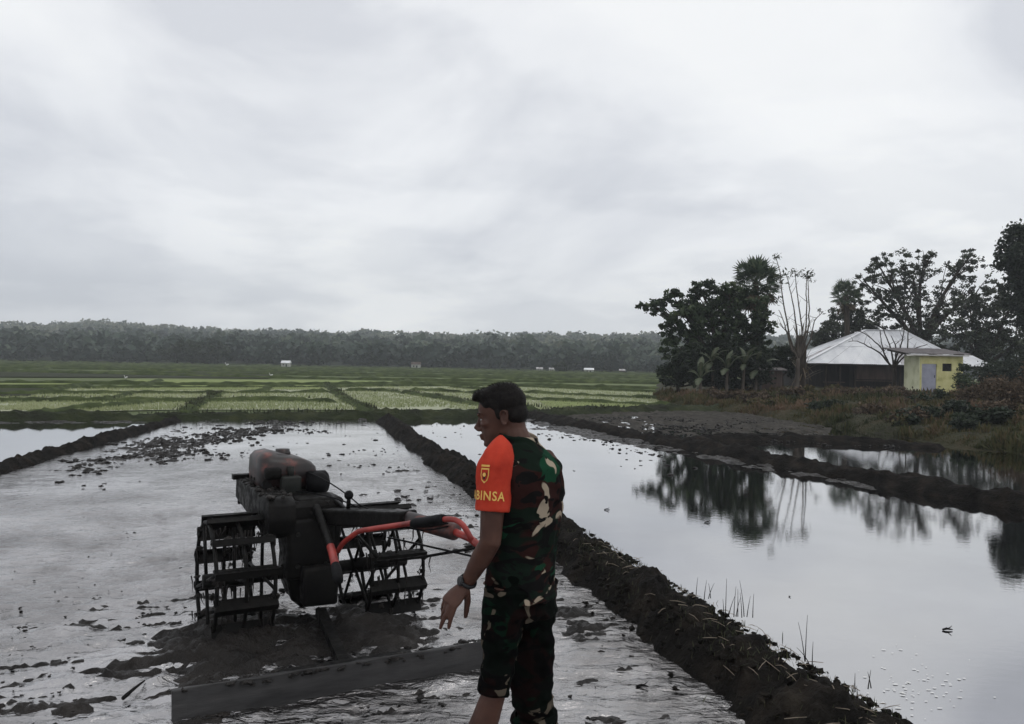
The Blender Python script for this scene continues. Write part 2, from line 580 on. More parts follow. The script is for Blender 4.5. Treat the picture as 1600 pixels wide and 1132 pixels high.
M['bank'] = nmat('bank_earth', [(.3, (.016, .015, .009)), (.5, (.030, .030, .014)), (.65, (.045, .036, .019)), (.8, (.06, .05, .024))], .9, .9, .8, 6, .08, .2)
M['hill'] = nmat('hill_ground', [(.3, (.02, .028, .018)), (.6, (.035, .045, .028)), (.75, (.07, .075, .045))], .02, .9, .6, .3, 1.0, .2)

# ------------------------------------------------------------------ terrain and water
def strip(name, line, width, height, mat, step0=0.03, k=0.006, n=22, amp=0.05, seed=1, label=None, low=-0.12, freq=3.0, asym=0.0):
    """earth bank along a polyline of (x, y): rounded section, rough surface"""
    line = np.asarray(line, float)
    seg = np.linalg.norm(np.diff(line, axis=0), axis=1)
    cum = np.concatenate([[0], np.cumsum(seg)])
    t, ts = 0.0, []
    while t < cum[-1]:
        ts.append(t)
        x = np.interp(t, cum, line[:, 0]); y = np.interp(t, cum, line[:, 1])
        t += max(step0, k * math.hypot(x, y))
    ts.append(cum[-1])
    ts = np.array(ts)
    c = np.stack([np.interp(ts, cum, line[:, 0]), np.interp(ts, cum, line[:, 1])], 1)
    # soften the corners of the polyline
    for _ in range(6):
        c[1:-1] = (c[:-2] + 2 * c[1:-1] + c[2:]) / 4
    d = np.gradient(c, axis=0); d /= np.linalg.norm(d, axis=1)[:, None] + 1e-9
    nr = np.stack([d[:, 1], -d[:, 0]], 1)
    s = np.linspace(-1, 1, n)
    wv = width / 2 * (1 + .18 * fbm(ts * .8, ts * 0, seed=seed + 5, octv=3))
    hv = height * (1 + .22 * fbm(ts * .9, ts * 0 + 4, seed=seed + 9, octv=3))
    prof = np.cos(np.clip(np.abs(s), 0, 1) * math.pi / 2) ** 0.75
    off = s[None, :] * wv[:, None] * 1.12
    cx = c[:, :1] + nr[:, :1] * off
    cy = c[:, 1:] + nr[:, 1:] * off
    z = low + (hv[:, None] - low) * prof[None, :]
    tap = np.minimum(1, np.minimum(ts, cum[-1] - ts) / (width * .9)) ** .6
    z = low + (z - low) * tap[:, None]
    edge = (1 - np.abs(s[None, :]) ** 4)
    nz = fbm(cx * freq, cy * freq, z * freq, seed=seed, octv=5, gain=.55)
    z = z + amp * (nz + .55 * fbm(cx * freq * 4, cy * freq * 4, seed=seed + 11, octv=4, gain=.6)) * edge
    cx = cx + nr[:, :1] * amp * .9 * fbm(cx * freq + 9, cy * freq, z * freq, seed=seed + 3, octv=4)
    cy = cy + nr[:, 1:] * amp * .9 * fbm(cx * freq + 9, cy * freq, z * freq, seed=seed + 4, octv=4)
    V = np.stack([cx, cy, z], -1).reshape(-1, 3)
    o = put(name, fast_mesh(name, V, grid_faces(len(ts), n)), mat, None, True)
    return tag(o, label, None, None, 'structure')


def bund_x(y):                        # centre line of the long bund beside the soldier
    return 1.335 - 0.268 * (y - 4.3)


MAINB = [(bund_x(y), y) for y in (1.2, 2.0, 3.3, 4.3, 6.0, 8.0, 11.0, 15.0, 19.0, 22.6)]
strip('earth_bund', MAINB, .60, .195, M['bund'], .025, .0055, 34, .055, 3, 'long dark earth bund between the ploughed paddy and the calm flooded paddy')
LEFTB = gp([(-6.9, 6.0), (-7.75, 12.0), (-8.5, 16.5), (-9.35, 22.3)])
strip('earth_bund', LEFTB, .42, .115, M['bund'], .06, .006, 20, .05, 13, 'low earth bund running along the far side of the ploughed paddy')
BACKB = gp([(-30, 21.0), (-14.5, 22.2), (-9.3, 22.9), (-3.2, 23.3), (.7, 24.3), (4.5, 26.6), (8, 26.8), (12, 27)])
strip('earth_bund', BACKB, 1.0, .19, M['bund_grass'], .08, .006, 20, .07, 23, 'dark weedy dike closing off the flooded paddies in front of the seedling plots')
RIGHTB = gp([(.5, 24.2), (1.6, 20.3), (3.25, 15.8), (4.3, 12.9), (5.3, 10.5), (6.1, 8.7), (7.2, 6.5), (8.6, 4.5)])
strip('earth_bund', RIGHTB, .74, .19, M['bund'], .04, .006, 24, .05, 33, 'dark earth bund along the house side of the calm flooded paddy')
BRANCHB = gp([(3.3, 16.3), (4.4, 16.9), (5.6, 16.9), (6.9, 16.2), (8.4, 15.2)])
strip('earth_bund', BRANCHB, .7, .14, M['bund'], .06, .006, 20, .05, 43, 'short dark bund joining the house side bund to the grassy bank')


def poly_sheet(name, pts, z, mat, label, kind='structure'):
    me = bpy.data.meshes.new(name)
    me.from_pydata([(x, y, z) for x, y in pts], [], [tuple(range(len(pts)))])
    me.update()
    o = put(name, me, mat)
    return tag(o, label, None, None, kind)


def rev(l): return list(reversed(l))


poly_sheet('water', [(-40, 3.0), (-6.4, 3.0)] + LEFTB + gp([(-14.5, 22.2), (-30, 21.0)]), 0.0, M['calm'], 'calm sheet of water in the flooded paddy past the low far bund')
poly_sheet('water', MAINB + gp([(-2.9, 23.2), (.5, 24.2)]) + RIGHTB[1:] + [(9.5, 1.0)], 0.0, M['calm'], 'calm flooded paddy mirroring the trees')
poly_sheet('water', gp([(8.6, 4.5), (7.2, 6.5), (6.1, 8.7), (5.3, 10.5), (4.3, 12.9), (3.3, 16.0)]) + BRANCHB[1:] + gp([(9.2, 14.2)]) + [(14, 6)], 0.0, M['calm'], 'strip of water between the house side bund and the grassy bank')
poly_sheet('water', gp([(3.3, 16.1), (1.6, 20.3), (.5, 24.2), (4.5, 26.6), (7.2, 26.4), (8.6, 18.0), (8.4, 15.3)]) + rev(BRANCHB)[1:-1], -0.012, M['calm'], 'shallow muddy water below the dike')

# the ploughed paddy: a sheet of slurry, churned near the tractor, with the mud bed standing out of it
NR, NC = 620, 330
ys = 1.2 * (23.3 / 1.2) ** np.linspace(0, 1, NR)
_lb = np.array(LEFTB)
xl = np.interp(ys, np.concatenate([[1.2], _lb[:, 1], [23.3]]), np.concatenate([[-5.8], _lb[:, 0], [_lb[-1, 0] - .2]]))
xr = bund_x(ys)
sx = np.linspace(0, 1, NC)
X = xl[:, None] + (xr - xl)[:, None] * sx[None, :]
Yg = np.repeat(ys[:, None], NC, 1)
TR_C = np.array((-1.314, 5.265))                       # middle of the tractor's axle
dt = np.hypot((X - TR_C[0]) / 1.5, (Yg - TR_C[1] + .3) / 1.2)
near = (1 - smooth(7.0, 13.5, Yg))
stir = near * (.62 + .38 * smooth(-.3, .5, fbm(X * .35, Yg * .5, seed=71, octv=3))) + .9 * np.exp(-dt ** 2 * 1.1)
stir = np.clip(stir, 0, 1.35)
warp = .35 * fbm(X * .7, Yg * .7, seed=75, octv=3)
zs = stir * (.008 * fbm(X * 1.8 + warp, Yg * 4.5 - X * .8 + warp * 2, seed=77, octv=3) + .013 * fbm(X * 4.0 + warp, Yg * 8.5 - X * 1.8, seed=78, octv=4, gain=.6))
Vw = np.stack([X, Yg, zs], -1).reshape(-1, 3)
o = put('water', fast_mesh('water', Vw, grid_faces(NR, NC)), M['slurry'], None, True)
tag(o, 'churned muddy water of the paddy being ploughed', None, None, 'structure')

swath = np.exp(-((X + 6.25 + .25 * fbm(Yg * .5, Yg * 0, seed=81, octv=2)) / .75) ** 2) * smooth(11.5, 14.5, Yg) * (1 - .3 * smooth(20, 23, Yg))
edge_r = np.exp(-((X - xr[:, None] + .62) / .30) ** 2) * smooth(3, 6, Yg)
edge_l = np.exp(-((X - xl[:, None] - .8) / .55) ** 2) * smooth(9, 12, Yg)
mid = .55 * np.exp(-((X + 4.6) / .8) ** 2) * smooth(17, 20, Yg)
rough_m = .75 * fbm(X * 4.5 + warp, Yg * 11.0 - X * 3 + warp, seed=83, octv=5, gain=.70)
wheels = sum(np.exp(-(((X - cx_) / .30) ** 2 + ((Yg - cy_) / .34) ** 2)) for cx_, cy_ in ((-1.78, 4.98), (-1.75, 4.62), (-.87, 5.42), (-1.3, 4.75), (-.95, 5.0)))
zb = -.055 + .034 * swath + .030 * edge_r + .036 * edge_l + .022 * mid + .006 * stir + .024 * np.exp(-dt ** 2 * 1.4) + .045 * wheels \
    + (.012 + .022 * stir + .05 * swath + .02 * edge_l + .02 * edge_r + .03 * mid) * rough_m
near_front = (1 - smooth(3.6, 4.9, Yg)) * (.016 + .020 * smooth(-.2, .6, fbm(X * 1.1, Yg * 1.4, seed=87, octv=3))) + .018 * np.exp(-dt ** 2 * .6) * smooth(-.1, .5, fbm(X * 1.6, Yg * 1.9, seed=89, octv=3))
zb = zb + near_front
Vb = np.stack([X, Yg, zb], -1).reshape(-1, 3)
o = put('mud_bed', fast_mesh('mud_bed', Vb, grid_faces(NR, NC)), M['mud'], None, True)
tag(o, 'dark wet mud turned up through the shallow water', None, None, 'structure')

# muddy margins of the calm paddy
def mud_patch(name, pts, seed, amp, off, label, mat='mud'):
    """rough mud between two (x,y) lines a, b: fades to below the water at its rims"""
    a, b = pts
    n, m = 160, 40
    t = np.linspace(0, 1, n)
    def samp(l):
        l = np.asarray(l, float)
        c = np.concatenate([[0], np.cumsum(np.linalg.norm(np.diff(l, axis=0), axis=1))])
        return np.stack([np.interp(t * c[-1], c, l[:, 0]), np.interp(t * c[-1], c, l[:, 1])], 1)
    A, B = samp(gp(a)), samp(gp(b))
    s = np.linspace(0, 1, m)
    XY = A[:, None, :] * (1 - s)[None, :, None] + B[:, None, :] * s[None, :, None]
    e = np.sin(np.pi * t)[:, None] ** .3 * np.minimum(1, (1 - s) * 2.2)[None, :]
    z = -.03 + (off + .03) * e + amp * fbm(XY[..., 0] * 3.5, XY[..., 1] * 3.5, seed=seed, octv=5, gain=.6)
    V = np.concatenate([XY, z[..., None]], -1).reshape(-1, 3)
    o = put(name, fast_mesh(name, V, grid_faces(n, m)), M[mat], None, True)
    return tag(o, label, None, None, 'structure')


mud_patch('mud_flat', ([(.9, 23.6), (1.7, 19.9), (3.2, 15.6), (4.2, 12.8), (5.2, 10.2)], [(-1.2, 23.0), (.7, 18.8), (2.6, 14.6), (3.85, 12.3), (4.9, 10.0)]), 91, .028, .012, 'muddy margin of the calm paddy below the house side bund')
mud_patch('mud_flat', ([(1.3, 24.6), (5.0, 26.6), (7.2, 25.6), (8.0, 20)], [(2.2, 20.0), (3.0, 17.8), (4.6, 17.3), (6.6, 16.8)]), 93, .04, .012, 'broken grey mud flat between the dike and the short bund', 'flat')
mud_patch('mud_flat', ([(-9.7, 22.1), (-13, 21.8), (-18, 21.3), (-24, 20.6)], [(-9.9, 21.2), (-13, 21.0), (-18, 20.6), (-24, 20.0)]), 95, .03, .006, 'thin muddy margin under the dike at the far flooded paddy')

# ground to the horizon
ny, nx = 110, 120
gy = 22.4 * (1000 / 22.4) ** np.linspace(0, 1, ny)
gx = np.linspace(-1.25, 1.25, nx)
GX = gx[None, :] * (gy[:, None] + 25)
GY = np.repeat(gy[:, None], nx, 1)
GZ = -.03 + .02 * fbm(GX * .1, GY * .1, seed=101)
# hills
def ridge_row(u):
    return np.interp(u, [-900, -300, 0, 70, 150, 210, 330, 450, 540, 565, 610, 760, 900, 1030, 1300, 1600, 2500], [515, 508, 506, 507, 503.5, 510, 514, 518, 522, 518, 521, 524, 525.5, 526.5, 530, 535, 540])
def hill_z(x, y):
    u = UC + FPX * x / np.maximum(y, 1)
    top = HC + (VH + (u - UC) * math.tan(ROLL) - ridge_row(u)) / FPX * 540 - 4.0
    bump_ = 1 + .10 * fbm(x * .006, y * .006, seed=103, octv=3)
    rise = .28 * smooth(188, 290, y) + .72 * smooth(290, 540, y)
    return top * rise * bump_ * (1 - .5 * smooth(700, 1500, y))
GZ = GZ + hill_z(GX, GY) * smooth(188, 215, GY)
o = put('ground', fast_mesh('ground', np.stack([GX, GY, GZ], -1).reshape(-1, 3), grid_faces(ny, nx)), M['field'], None, True)
tag(o, 'green rice plain reaching to the foot of the hills', None, None, 'structure')
# hill surface proper, just over the plain
hy = np.linspace(190, 960, 150)
HX = np.linspace(-1.2, 1.2, 200)[None, :] * hy[:, None]
HY = np.repeat(hy[:, None], 200, 1)
HZ = hill_z(HX, HY) + .35
o = put('hill', fast_mesh('hill', np.stack([HX, HY, HZ], -1).reshape(-1, 3), grid_faces(150, 200)), M['hill'], None, True)
tag(o, 'long low wooded ridge along the horizon', None, None, 'structure')

# the paddies under the near water need a floor too: soil sheet below everything near
poly_sheet('soil', [(-60, -6), (60, -6), (60, 30), (-60, 30)], -.30, M['bund'], 'dark wet soil under the flooded paddies')
# grassy bank in front of the house
bank_edge = np.array([(11.5, -4), (10.9, 6)] + gp([(9.35, 10.5), (8.9, 13.9), (8.55, 17), (8.0, 20.5), (7.0, 25.2), (5.6, 29.5)]) + [(7.2, 42), (9.0, 52), (14.0, 78)])
nb, mb = 240, 110
tb = np.linspace(0, 1, nb)
cb = np.concatenate([[0], np.cumsum(np.linalg.norm(np.diff(bank_edge, axis=0), axis=1))])
EX = np.interp(tb * cb[-1], cb, bank_edge[:, 0]); EY = np.interp(tb * cb[-1], cb, bank_edge[:, 1])
for _ in range(4):
    EX[1:-1] = (EX[:-2] + 2 * EX[1:-1] + EX[2:]) / 4; EY[1:-1] = (EY[:-2] + 2 * EY[1:-1] + EY[2:]) / 4
dist = 45 * np.linspace(0, 1, mb) ** 2.2
def bank_z(x, y, d):
    h = .26 * smooth(0, 1.0, d) + .24 * smooth(.8, 5.0, d)
    return -.10 * (1 - smooth(0, .5, d)) + h + .06 * fbm(x * 1.1, y * 1.1, seed=111, octv=4) * smooth(0, .8, d)
BX = EX[:, None] + dist[None, :] * .985
BY = EY[:, None] + dist[None, :] * .17
BZ = bank_z(BX, BY, np.repeat(dist[None, :], nb, 0))
o = put('bank', fast_mesh('bank', np.stack([BX, BY, BZ], -1).reshape(-1, 3), grid_faces(nb, mb)), M['bank'], None, True)
tag(o, 'grassy earth bank in front of the house and shed', None, None, 'structure')
def bank_h(x, y):
    ex = np.interp(y, EY, EX)
    return float(bank_z(np.array([x]), np.array([y]), np.array([max(0, x - ex)]))[0])

# ------------------------------------------------------------------ rice plots beyond the dike
FB = [  # bunds between the plots: photo rows of their crests
    [(-300, 624), (0, 622), (120, 621), (210, 622), (340, 622), (430, 621), (535, 624)],
    [(-300, 612), (0, 611), (60, 610.5), (200, 610.5), (400, 610), (520, 609)],
    [(-300, 603), (0, 602), (150, 603), (300, 602), (520, 602), (640, 600), (800, 601)],
    [(-300, 596), (0, 595), (140, 596), (300, 597.5), (520, 598), (700, 596), (1000, 604), (1080, 607)],
    [(508, 598), (520, 606), (548, 624), (590, 641)],                  # cross bund running to the dike
    [(530, 607), (611, 608), (680, 617), (745, 628), (800, 633), (850, 637)],
    [(640, 606), (760, 612), (830, 620), (1000, 628), (1060, 630)],
    [(700, 602), (830, 611), (1000, 618), (1080, 621)],
    [(800, 601), (930, 606.5), (1070, 612)],
    [(345, 611), (320, 621), (283, 641)],
    [(30, 642), (110, 634), (190, 628), (240, 622)],
    [(205, 611), (160, 621)], [(420, 603), (400, 610.5)], [(140, 597), (60, 610.5)], [(640, 593), (600, 600)], [(250, 592), (215, 603)], [(900, 588), (960, 596)],
]
FAR = []
for k, y0 in enumerate((74, 84, 94, 105, 117, 130, 144, 158, 172)):
    FAR.append([(x * y0, y0 * (1 + .05 * math.sin(k * 1.9 + x * 6)) - 6 * max(0, x) - 8 * max(0, -x - .35)) for x in np.linspace(-.80, .26, 9)])
    for x in (-.7, -.52, -.3, -.12, .1):
        x = x + .06 * math.sin(k * 2.3 + x * 20)
        FAR.append([(x * y0, y0 * (1 + .05 * math.sin(k * 1.9 + x * 6))), (x * y0 * 1.08 - 1.5, y0 * 1.115)])
for i, pl in enumerate(FB + FAR):
    line = [tuple(G(u, v, .16)[:2]) for u, v in pl] if i < len(FB) else pl
    ym = np.mean([p[1] for p in line])
    strip('field_bund', line, .45 + .005 * ym, .13 + .0010 * ym, M['fieldbund'], .25, .006, 10, .05, 200 + i * 7, 'grassy bund between rice plots on the plain', -.1, 1.5)

PL = [  # plots: outline by photo pixels on the ground, material, label
    ([(-400, 604), (0, 604), (120, 604), (40, 621), (-400, 623)], 'fallow', 'fallow dark plot with puddles'),
    ([(-300, 579), (300, 581), (440, 582), (420, 592), (0, 590), (-300, 591)], 'fallow', 'dark green unplanted plots near the hill foot'),
    ([(180, 603.5), (500, 602.5), (500, 609), (220, 610)], 'lush', 'bright green rice plot'),
    ([(-300, 597), (140, 597.5), (100, 602), (-300, 602.5)], 'lush', 'bright green rice plot by the fallow ground'),
    ([(215, 594), (520, 595), (620, 597), (600, 599), (200, 600)], 'lush', 'bright green strip of rice'),
    ([(840, 628), (1000, 632), (1130, 637), (1100, 640), (860, 637)], 'lush', 'narrow bright green plot by the mud flat'),
]
for pts, mk, lab in PL:
    poly_sheet('rice_plot', [tuple(G(u, v)[:2]) for u, v in pts], .035, M[mk], lab)
FRONT = [tuple(G(u, v)[:2]) for u, v in [(-500, 646), (0, 646), (270, 641), (590, 641), (760, 641), (1090, 640), (1070, 612), (800, 604), (520, 605), (0, 606), (-500, 606)]]
poly_sheet('seedling_plots', FRONT, .012, M['wetfield'], 'wet plots planted with young rice')


def blades(P0, h, w, tint, lean=.25, bend=True):
    """one thin two-triangle blade per row of P0"""
    n = len(P0)
    a = rng.uniform(0, 2 * math.pi, n)
    side = np.stack([np.cos(a), np.sin(a), np.zeros(n)], 1) * (w / 2)[:, None]
    ln = rng.uniform(0, 2 * math.pi, n); am = np.abs(rng.normal(0, lean, n))
    tip = P0 + np.stack([np.cos(ln) * am * h, np.sin(ln) * am * h, h * np.sqrt(np.clip(1 - np.minimum(am, .9) ** 2, 0, 1))], 1)
    mid_ = P0 * .45 + tip * .55 + np.stack([np.zeros(n), np.zeros(n), .06 * h], 1)
    V = np.stack([P0 - side, P0 + side, mid_ + side * .7, tip, mid_ - side * .7], 1).reshape(-1, 3)
    i = np.arange(n)[:, None] * 5
    F = np.concatenate([i + np.array([[0, 1, 2, 4]]), i + np.array([[4, 2, 3, 3]])], 0)
    T = np.repeat(tint, 5)
    quads = i + np.array([[0, 1, 2, 4]])
    tris = i + np.array([[4, 2, 3]])
    F3 = np.concatenate([quads[:, [0, 1, 2]], quads[:, [0, 2, 3]], tris])
    return V, F3, T


def inside(px, py, poly):
    poly = np.asarray(poly, float)
    r = np.zeros(len(px), bool)
    j = len(poly) - 1
    for i in range(len(poly)):
        c = ((poly[i, 1] > py) != (poly[j, 1] > py)) & (px < (poly[j, 0] - poly[i, 0]) * (py - poly[i, 1]) / (poly[j, 1] - poly[i, 1] + 1e-12) + poly[i, 0])
        r ^= c
        j = i
    return r


sy = 24 + 40 * rng.random(120000) ** 1.5
sxx = rng.uniform(-.72, .45, 120000) * (sy + 4)
keep = inside(sxx, sy, FRONT)
for pts, mk, lab in PL:
    if mk == 'fallow':
        keep &= ~inside(sxx, sy, [tuple(G(u, v)[:2]) for u, v in pts])
keep &= (fbm(sxx * .35, sy * .35, seed=121, octv=3) > -.62)
sp = np.stack([sxx, sy, np.full_like(sxx, .01)], 1)[keep]
tn = np.clip(.5 + .28 * fbm(sp[:, 0] * .2, sp[:, 1] * .2, seed=122) + rng.normal(0, .16, len(sp)), 0, 1)
V, F, T = blades(sp, rng.uniform(.05, .11, len(sp)), rng.uniform(.014, .03, len(sp)) * (1 + sp[:, 1] * .012), tn, .5)
o = put('rice_seedlings', fast_mesh('rice_seedlings', V, F, T), M['seedling'])
tag(o, 'pale green rice seedlings standing in the plots past the dike', 'seedlings', None, 'stuff')

# weeds along the dike and the near field bunds
wp = []
for line, w_, dn in ((BACKB, .9, 46), ([tuple(G(u, v, .16)[:2]) for u, v in FB[0]], .4, 20), ([tuple(G(u, v, .16)[:2]) for u, v in FB[4]], .5, 30), ([tuple(G(u, v, .16)[:2]) for u, v in FB[5]], .5, 30), ([tuple(G(u, v, .16)[:2]) for u, v in FB[9]], .7, 40)):
    line = np.asarray(line)
    for a, b in zip(line[:-1], line[1:]):
        L = np.linalg.norm(b - a); n = int(L * dn)
        t = rng.random(n)[:, None]
        q = a * (1 - t) + b * t + rng.normal(0, w_ * .22, (n, 2))
        wp.append(np.concatenate([q, np.full((n, 1), .16)], 1))
wp = np.concatenate(wp)
hh = rng.uniform(.03, .09, len(wp)) * (1 + 1.2 * np.clip(fbm(wp[:, 0] * .6, wp[:, 1] * .6, seed=131), 0, 1))
V, F, T = blades(wp, hh, hh * .30, rng.random(len(wp)) * .6, .5)
o = put('weeds', fast_mesh('weeds', V, F, T), M['reed'])
tag(o, 'low dark weeds growing along the dike and field bunds', 'weeds', None, 'stuff')

# ------------------------------------------------------------------ wooded hills
def leaf_quads(C, size, tint, flat=0.0, aspect=.55):
    n = len(C)
    a = rng.normal(size=(n, 3)); a[:, 2] *= (1 - flat); a /= np.linalg.norm(a, axis=1)[:, None]
    b = rng.normal(size=(n, 3)); b -= a * (a * b).sum(1)[:, None]; b /= np.linalg.norm(b, axis=1)[:, None]
    nn = np.cross(a, b)
    L = (size / 2)[:, None]
    V = np.stack([C - a * L, C + b * L * aspect + nn * L * .18, C + a * L, C - b * L * aspect + nn * L * .18], 1).reshape(-1, 3)
    F = np.arange(n)[:, None] * 4 + np.arange(4)[None, :]
    return V, F, np.repeat(tint, 4)


NF = 8200
fy = 194 + 420 * rng.random(NF) ** 1.2
fx = rng.uniform(-.80, .62, NF) * fy
fz = hill_z(fx, fy)
clear = (fbm(fx * .008, fy * .008, seed=141, octv=3) > .62) & (fy > 225)
clear |= (np.hypot((fx + 165) / 26, (fy - 300) / 22) < 1)
fx, fy, fz = fx[~clear], fy[~clear], fz[~clear]
NF = len(fx)
fh = rng.uniform(2.6, 5.4, NF) * rng.uniform(.8, 1.35, NF)
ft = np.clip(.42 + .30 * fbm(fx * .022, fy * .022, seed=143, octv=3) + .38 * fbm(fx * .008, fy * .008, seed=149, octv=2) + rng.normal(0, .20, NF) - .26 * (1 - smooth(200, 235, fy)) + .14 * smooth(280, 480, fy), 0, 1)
K = 46
cx = np.repeat(np.stack([fx, fy, fz + fh * .52], 1), K, 0)
dirs = rng.normal(size=(NF * K, 3)); dirs /= np.linalg.norm(dirs, axis=1)[:, None]
rad = rng.random((NF * K, 1)) ** .4
cr = np.repeat(np.stack([fh * .48, fh * .48, fh * .50], 1) * rng.uniform(.75, 1.2, (NF, 1)), K, 0)
pts = cx + dirs * rad * cr
tt = np.clip(np.repeat(ft, K) + dirs[:, 2] * .20 + rng.normal(0, .08, NF * K), 0, 1)  # sunlight on the crown tops is put into the leaf tint
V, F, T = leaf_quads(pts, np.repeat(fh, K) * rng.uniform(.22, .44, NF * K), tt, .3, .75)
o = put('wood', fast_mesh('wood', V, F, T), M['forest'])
tag(o, 'dense dark wood covering the hills behind the plain', 'wood', None, 'stuff')

# ------------------------------------------------------------------ trees
def bez(a, b, c, n=8):
    t = np.linspace(0, 1, n)[:, None]
    return (1 - t) ** 2 * np.asarray(a) + 2 * t * (1 - t) * np.asarray(b) + t * t * np.asarray(c)


def tree(name, label, cat, base, Y, lobes, trunk_r, leaf, nleaf, lsize, bark='bark', fork=.35, depth=.8, group=None, limbs=True, clump=.30, hollow=.5, flat=.2, tops=None, density=None, trunks=1, tbias=0.0):
    """lobes: (u, v, ru, rv[, dY]) crown lobes by photo pixels at depth Y"""
    base = np.asarray(base, float)
    t = thing(name, label, cat, base, 0, group)
    s = FPX / Y
    L = []
    for lb in lobes:
        u, v, ru, rv = lb[:4]
        dY = lb[4] if len(lb) > 4 else rng.uniform(-.5, .5) * depth
        c = P(u, v, Y); c = c + np.array((0, dY, 0))
        L.append((c, np.array((ru / s, max(ru, rv) / s * depth, rv / s))))
    g = Geo()
    if limbs:
        zt = np.mean([l[0][2] for l in L])
        f = base + np.array((rng.uniform(-.1, .1), 0, (zt - base[2]) * fork))
        g.tube(bez(base - (0, 0, .25), base + (0.03, 0, (f[2] - base[2]) * .5), f, 6), [trunk_r * 1.25, trunk_r, trunk_r * .95, trunk_r * .9, trunk_r * .85, trunk_r * .8], 8, True)
        for c, r in L:
            m_ = (f + c) / 2 + np.array((0, 0, .15 * np.linalg.norm(c - f))) * (1 if rng.random() < .7 else -.3) + rng.normal(0, .06, 3) * np.linalg.norm(c - f)
            k = .55 * trunk_r * min(1.0, .5 + r[0])
            bp = bez(f, m_, c, 9)
            g.tube(bp, np.linspace(k, k * .22, 9), 6, False)
            for q in range(5):
                d = rng.normal(size=3); d /= np.linalg.norm(d); d[2] = abs(d[2]) * .8
                e = c + d * r * rng.uniform(.6, .95)
                p0 = bp[rng.integers(4, 8)]
                g.tube(bez(p0, (p0 + e) / 2 + rng.normal(0, .08, 3) * r, e, 6), np.linspace(k * .3, k * .06, 6), 4, False)
    else:
        g.tube([base - (0, 0, .2), base + (0, 0, .25)], [trunk_r, trunk_r * .6], 6)
    g.build('trunk', M[bark], t, True)
    vol = np.array([np.prod(l[1]) ** (2 / 3) for l in L]); vol /= vol.sum()
    VV, FF, TT, off = [], [], [], 0
    for (c, r), w in zip(L, vol):
        n = int(nleaf * w)
        nc = max(6, int(n / 30))
        d = rng.normal(size=(nc, 3)); d /= np.linalg.norm(d, axis=1)[:, None]
        rr = hollow + (1 - hollow) * rng.random((nc, 1)) ** .7
        rr = rr * (1 + .22 * fbm(d[:, 0] * 2.5 + c[0], d[:, 1] * 2.5, d[:, 2] * 2.5, seed=int(abs(c[0] * 100)) % 997, octv=2))[:, None]
        cc = c + d * rr * r * .92
        ct = rng.normal(0, .13, nc)
        idx = rng.integers(0, nc, n)
        sig = clump * (r.mean() ** .6) * .55
        p = cc[idx] + rng.normal(0, 1, (n, 3)) * sig * np.array((1, 1, .7))
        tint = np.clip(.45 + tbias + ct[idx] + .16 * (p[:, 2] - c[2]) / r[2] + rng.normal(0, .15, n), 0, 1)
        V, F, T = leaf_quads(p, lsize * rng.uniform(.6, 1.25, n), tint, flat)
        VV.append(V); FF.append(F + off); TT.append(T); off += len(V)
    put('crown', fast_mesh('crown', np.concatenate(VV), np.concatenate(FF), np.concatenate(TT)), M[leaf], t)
    return t


YC = 40.5
def base_at(u, Y, z=None):
    x = PX(u, Y)
    return np.array((x, Y, bank_h(x, Y) if z is None else z))


# big broad-leaved tree over the banana grove
tree('broadleaf_tree', 'big dense dark broadleaf tree standing over the banana plants', 'tree', base_at(1118, YC + .6), YC + .6,
     [(1020, 478, 26, 17), (1052, 468, 26, 20), (1095, 455, 26, 22), (1072, 500, 40, 34), (1120, 490, 52, 44), (1165, 490, 42, 42),
      (1060, 545, 30, 32), (1110, 545, 56, 44), (1165, 548, 40, 44), (1045, 510, 20, 22), (1190, 520, 20, 40), (1140, 460, 30, 18)],
     .24, 'leaf', 19000, .24, depth=.8, clump=.16, hollow=.35)
tree('broadleaf_tree', 'bushy dark shrub tree at the paddy edge of the banana grove', 'tree', base_at(1060, YC - .5), YC - .5,
     [(1050, 585, 22, 22), (1075, 570, 30, 34), (1110, 580, 34, 30), (1150, 588, 34, 24), (1180, 575, 24, 34), (1130, 560, 30, 30)],
     .10, 'leafdark', 12000, .2, fork=.3, clump=.3)
tree('broadleaf_tree', 'low dark bushy tree by the brown board hut', 'tree', base_at(1222, 43), 43,
     [(1205, 562, 26, 20), (1232, 556, 20, 20), (1245, 575, 18, 18), (1190, 575, 20, 18)], .09, 'leafdark', 6000, .2, fork=.5, clump=.3)
tree('acacia_tree', 'tall fine leaved tree rising behind the white roof', 'tree', base_at(1440, 60, .45), 60,
     [(1370, 412, 30, 28), (1352, 440, 22, 26), (1425, 430, 50, 42), (1445, 400, 22, 18), (1500, 420, 38, 34), (1520, 400, 16, 18), (1400, 480, 52, 38), (1470, 475, 56, 42), (1530, 460, 42, 34), (1390, 450, 40, 34), (1440, 520, 60, 30), (1365, 505, 34, 26)],
     .35, 'leaffine', 15000, .22, depth=.7, clump=.15, hollow=.2, fork=.42)
tree('acacia_tree', 'low spreading dark tree between the white roof and the tall palm stump', 'tree', base_at(1310, 62, .45), 62,
     [(1300, 522, 34, 22), (1325, 495, 30, 24), (1345, 520, 26, 22), (1285, 535, 22, 16), (1330, 470, 18, 16)], .22, 'leaffine', 8000, .24, clump=.2)
tree('acacia_tree', 'wide dark fine leaved tree behind the yellow shed', 'tree', base_at(1535, 56, .45), 56,
     [(1500, 520, 48, 30), (1550, 500, 44, 30), (1575, 530, 44, 30), (1530, 550, 50, 30), (1590, 560, 44, 30), (1520, 480, 36, 22), (1575, 475, 30, 18), (1480, 555, 34, 24), (1630, 520, 50, 40)],
     .3, 'leaffine', 16000, .23, clump=.18, hollow=.2)
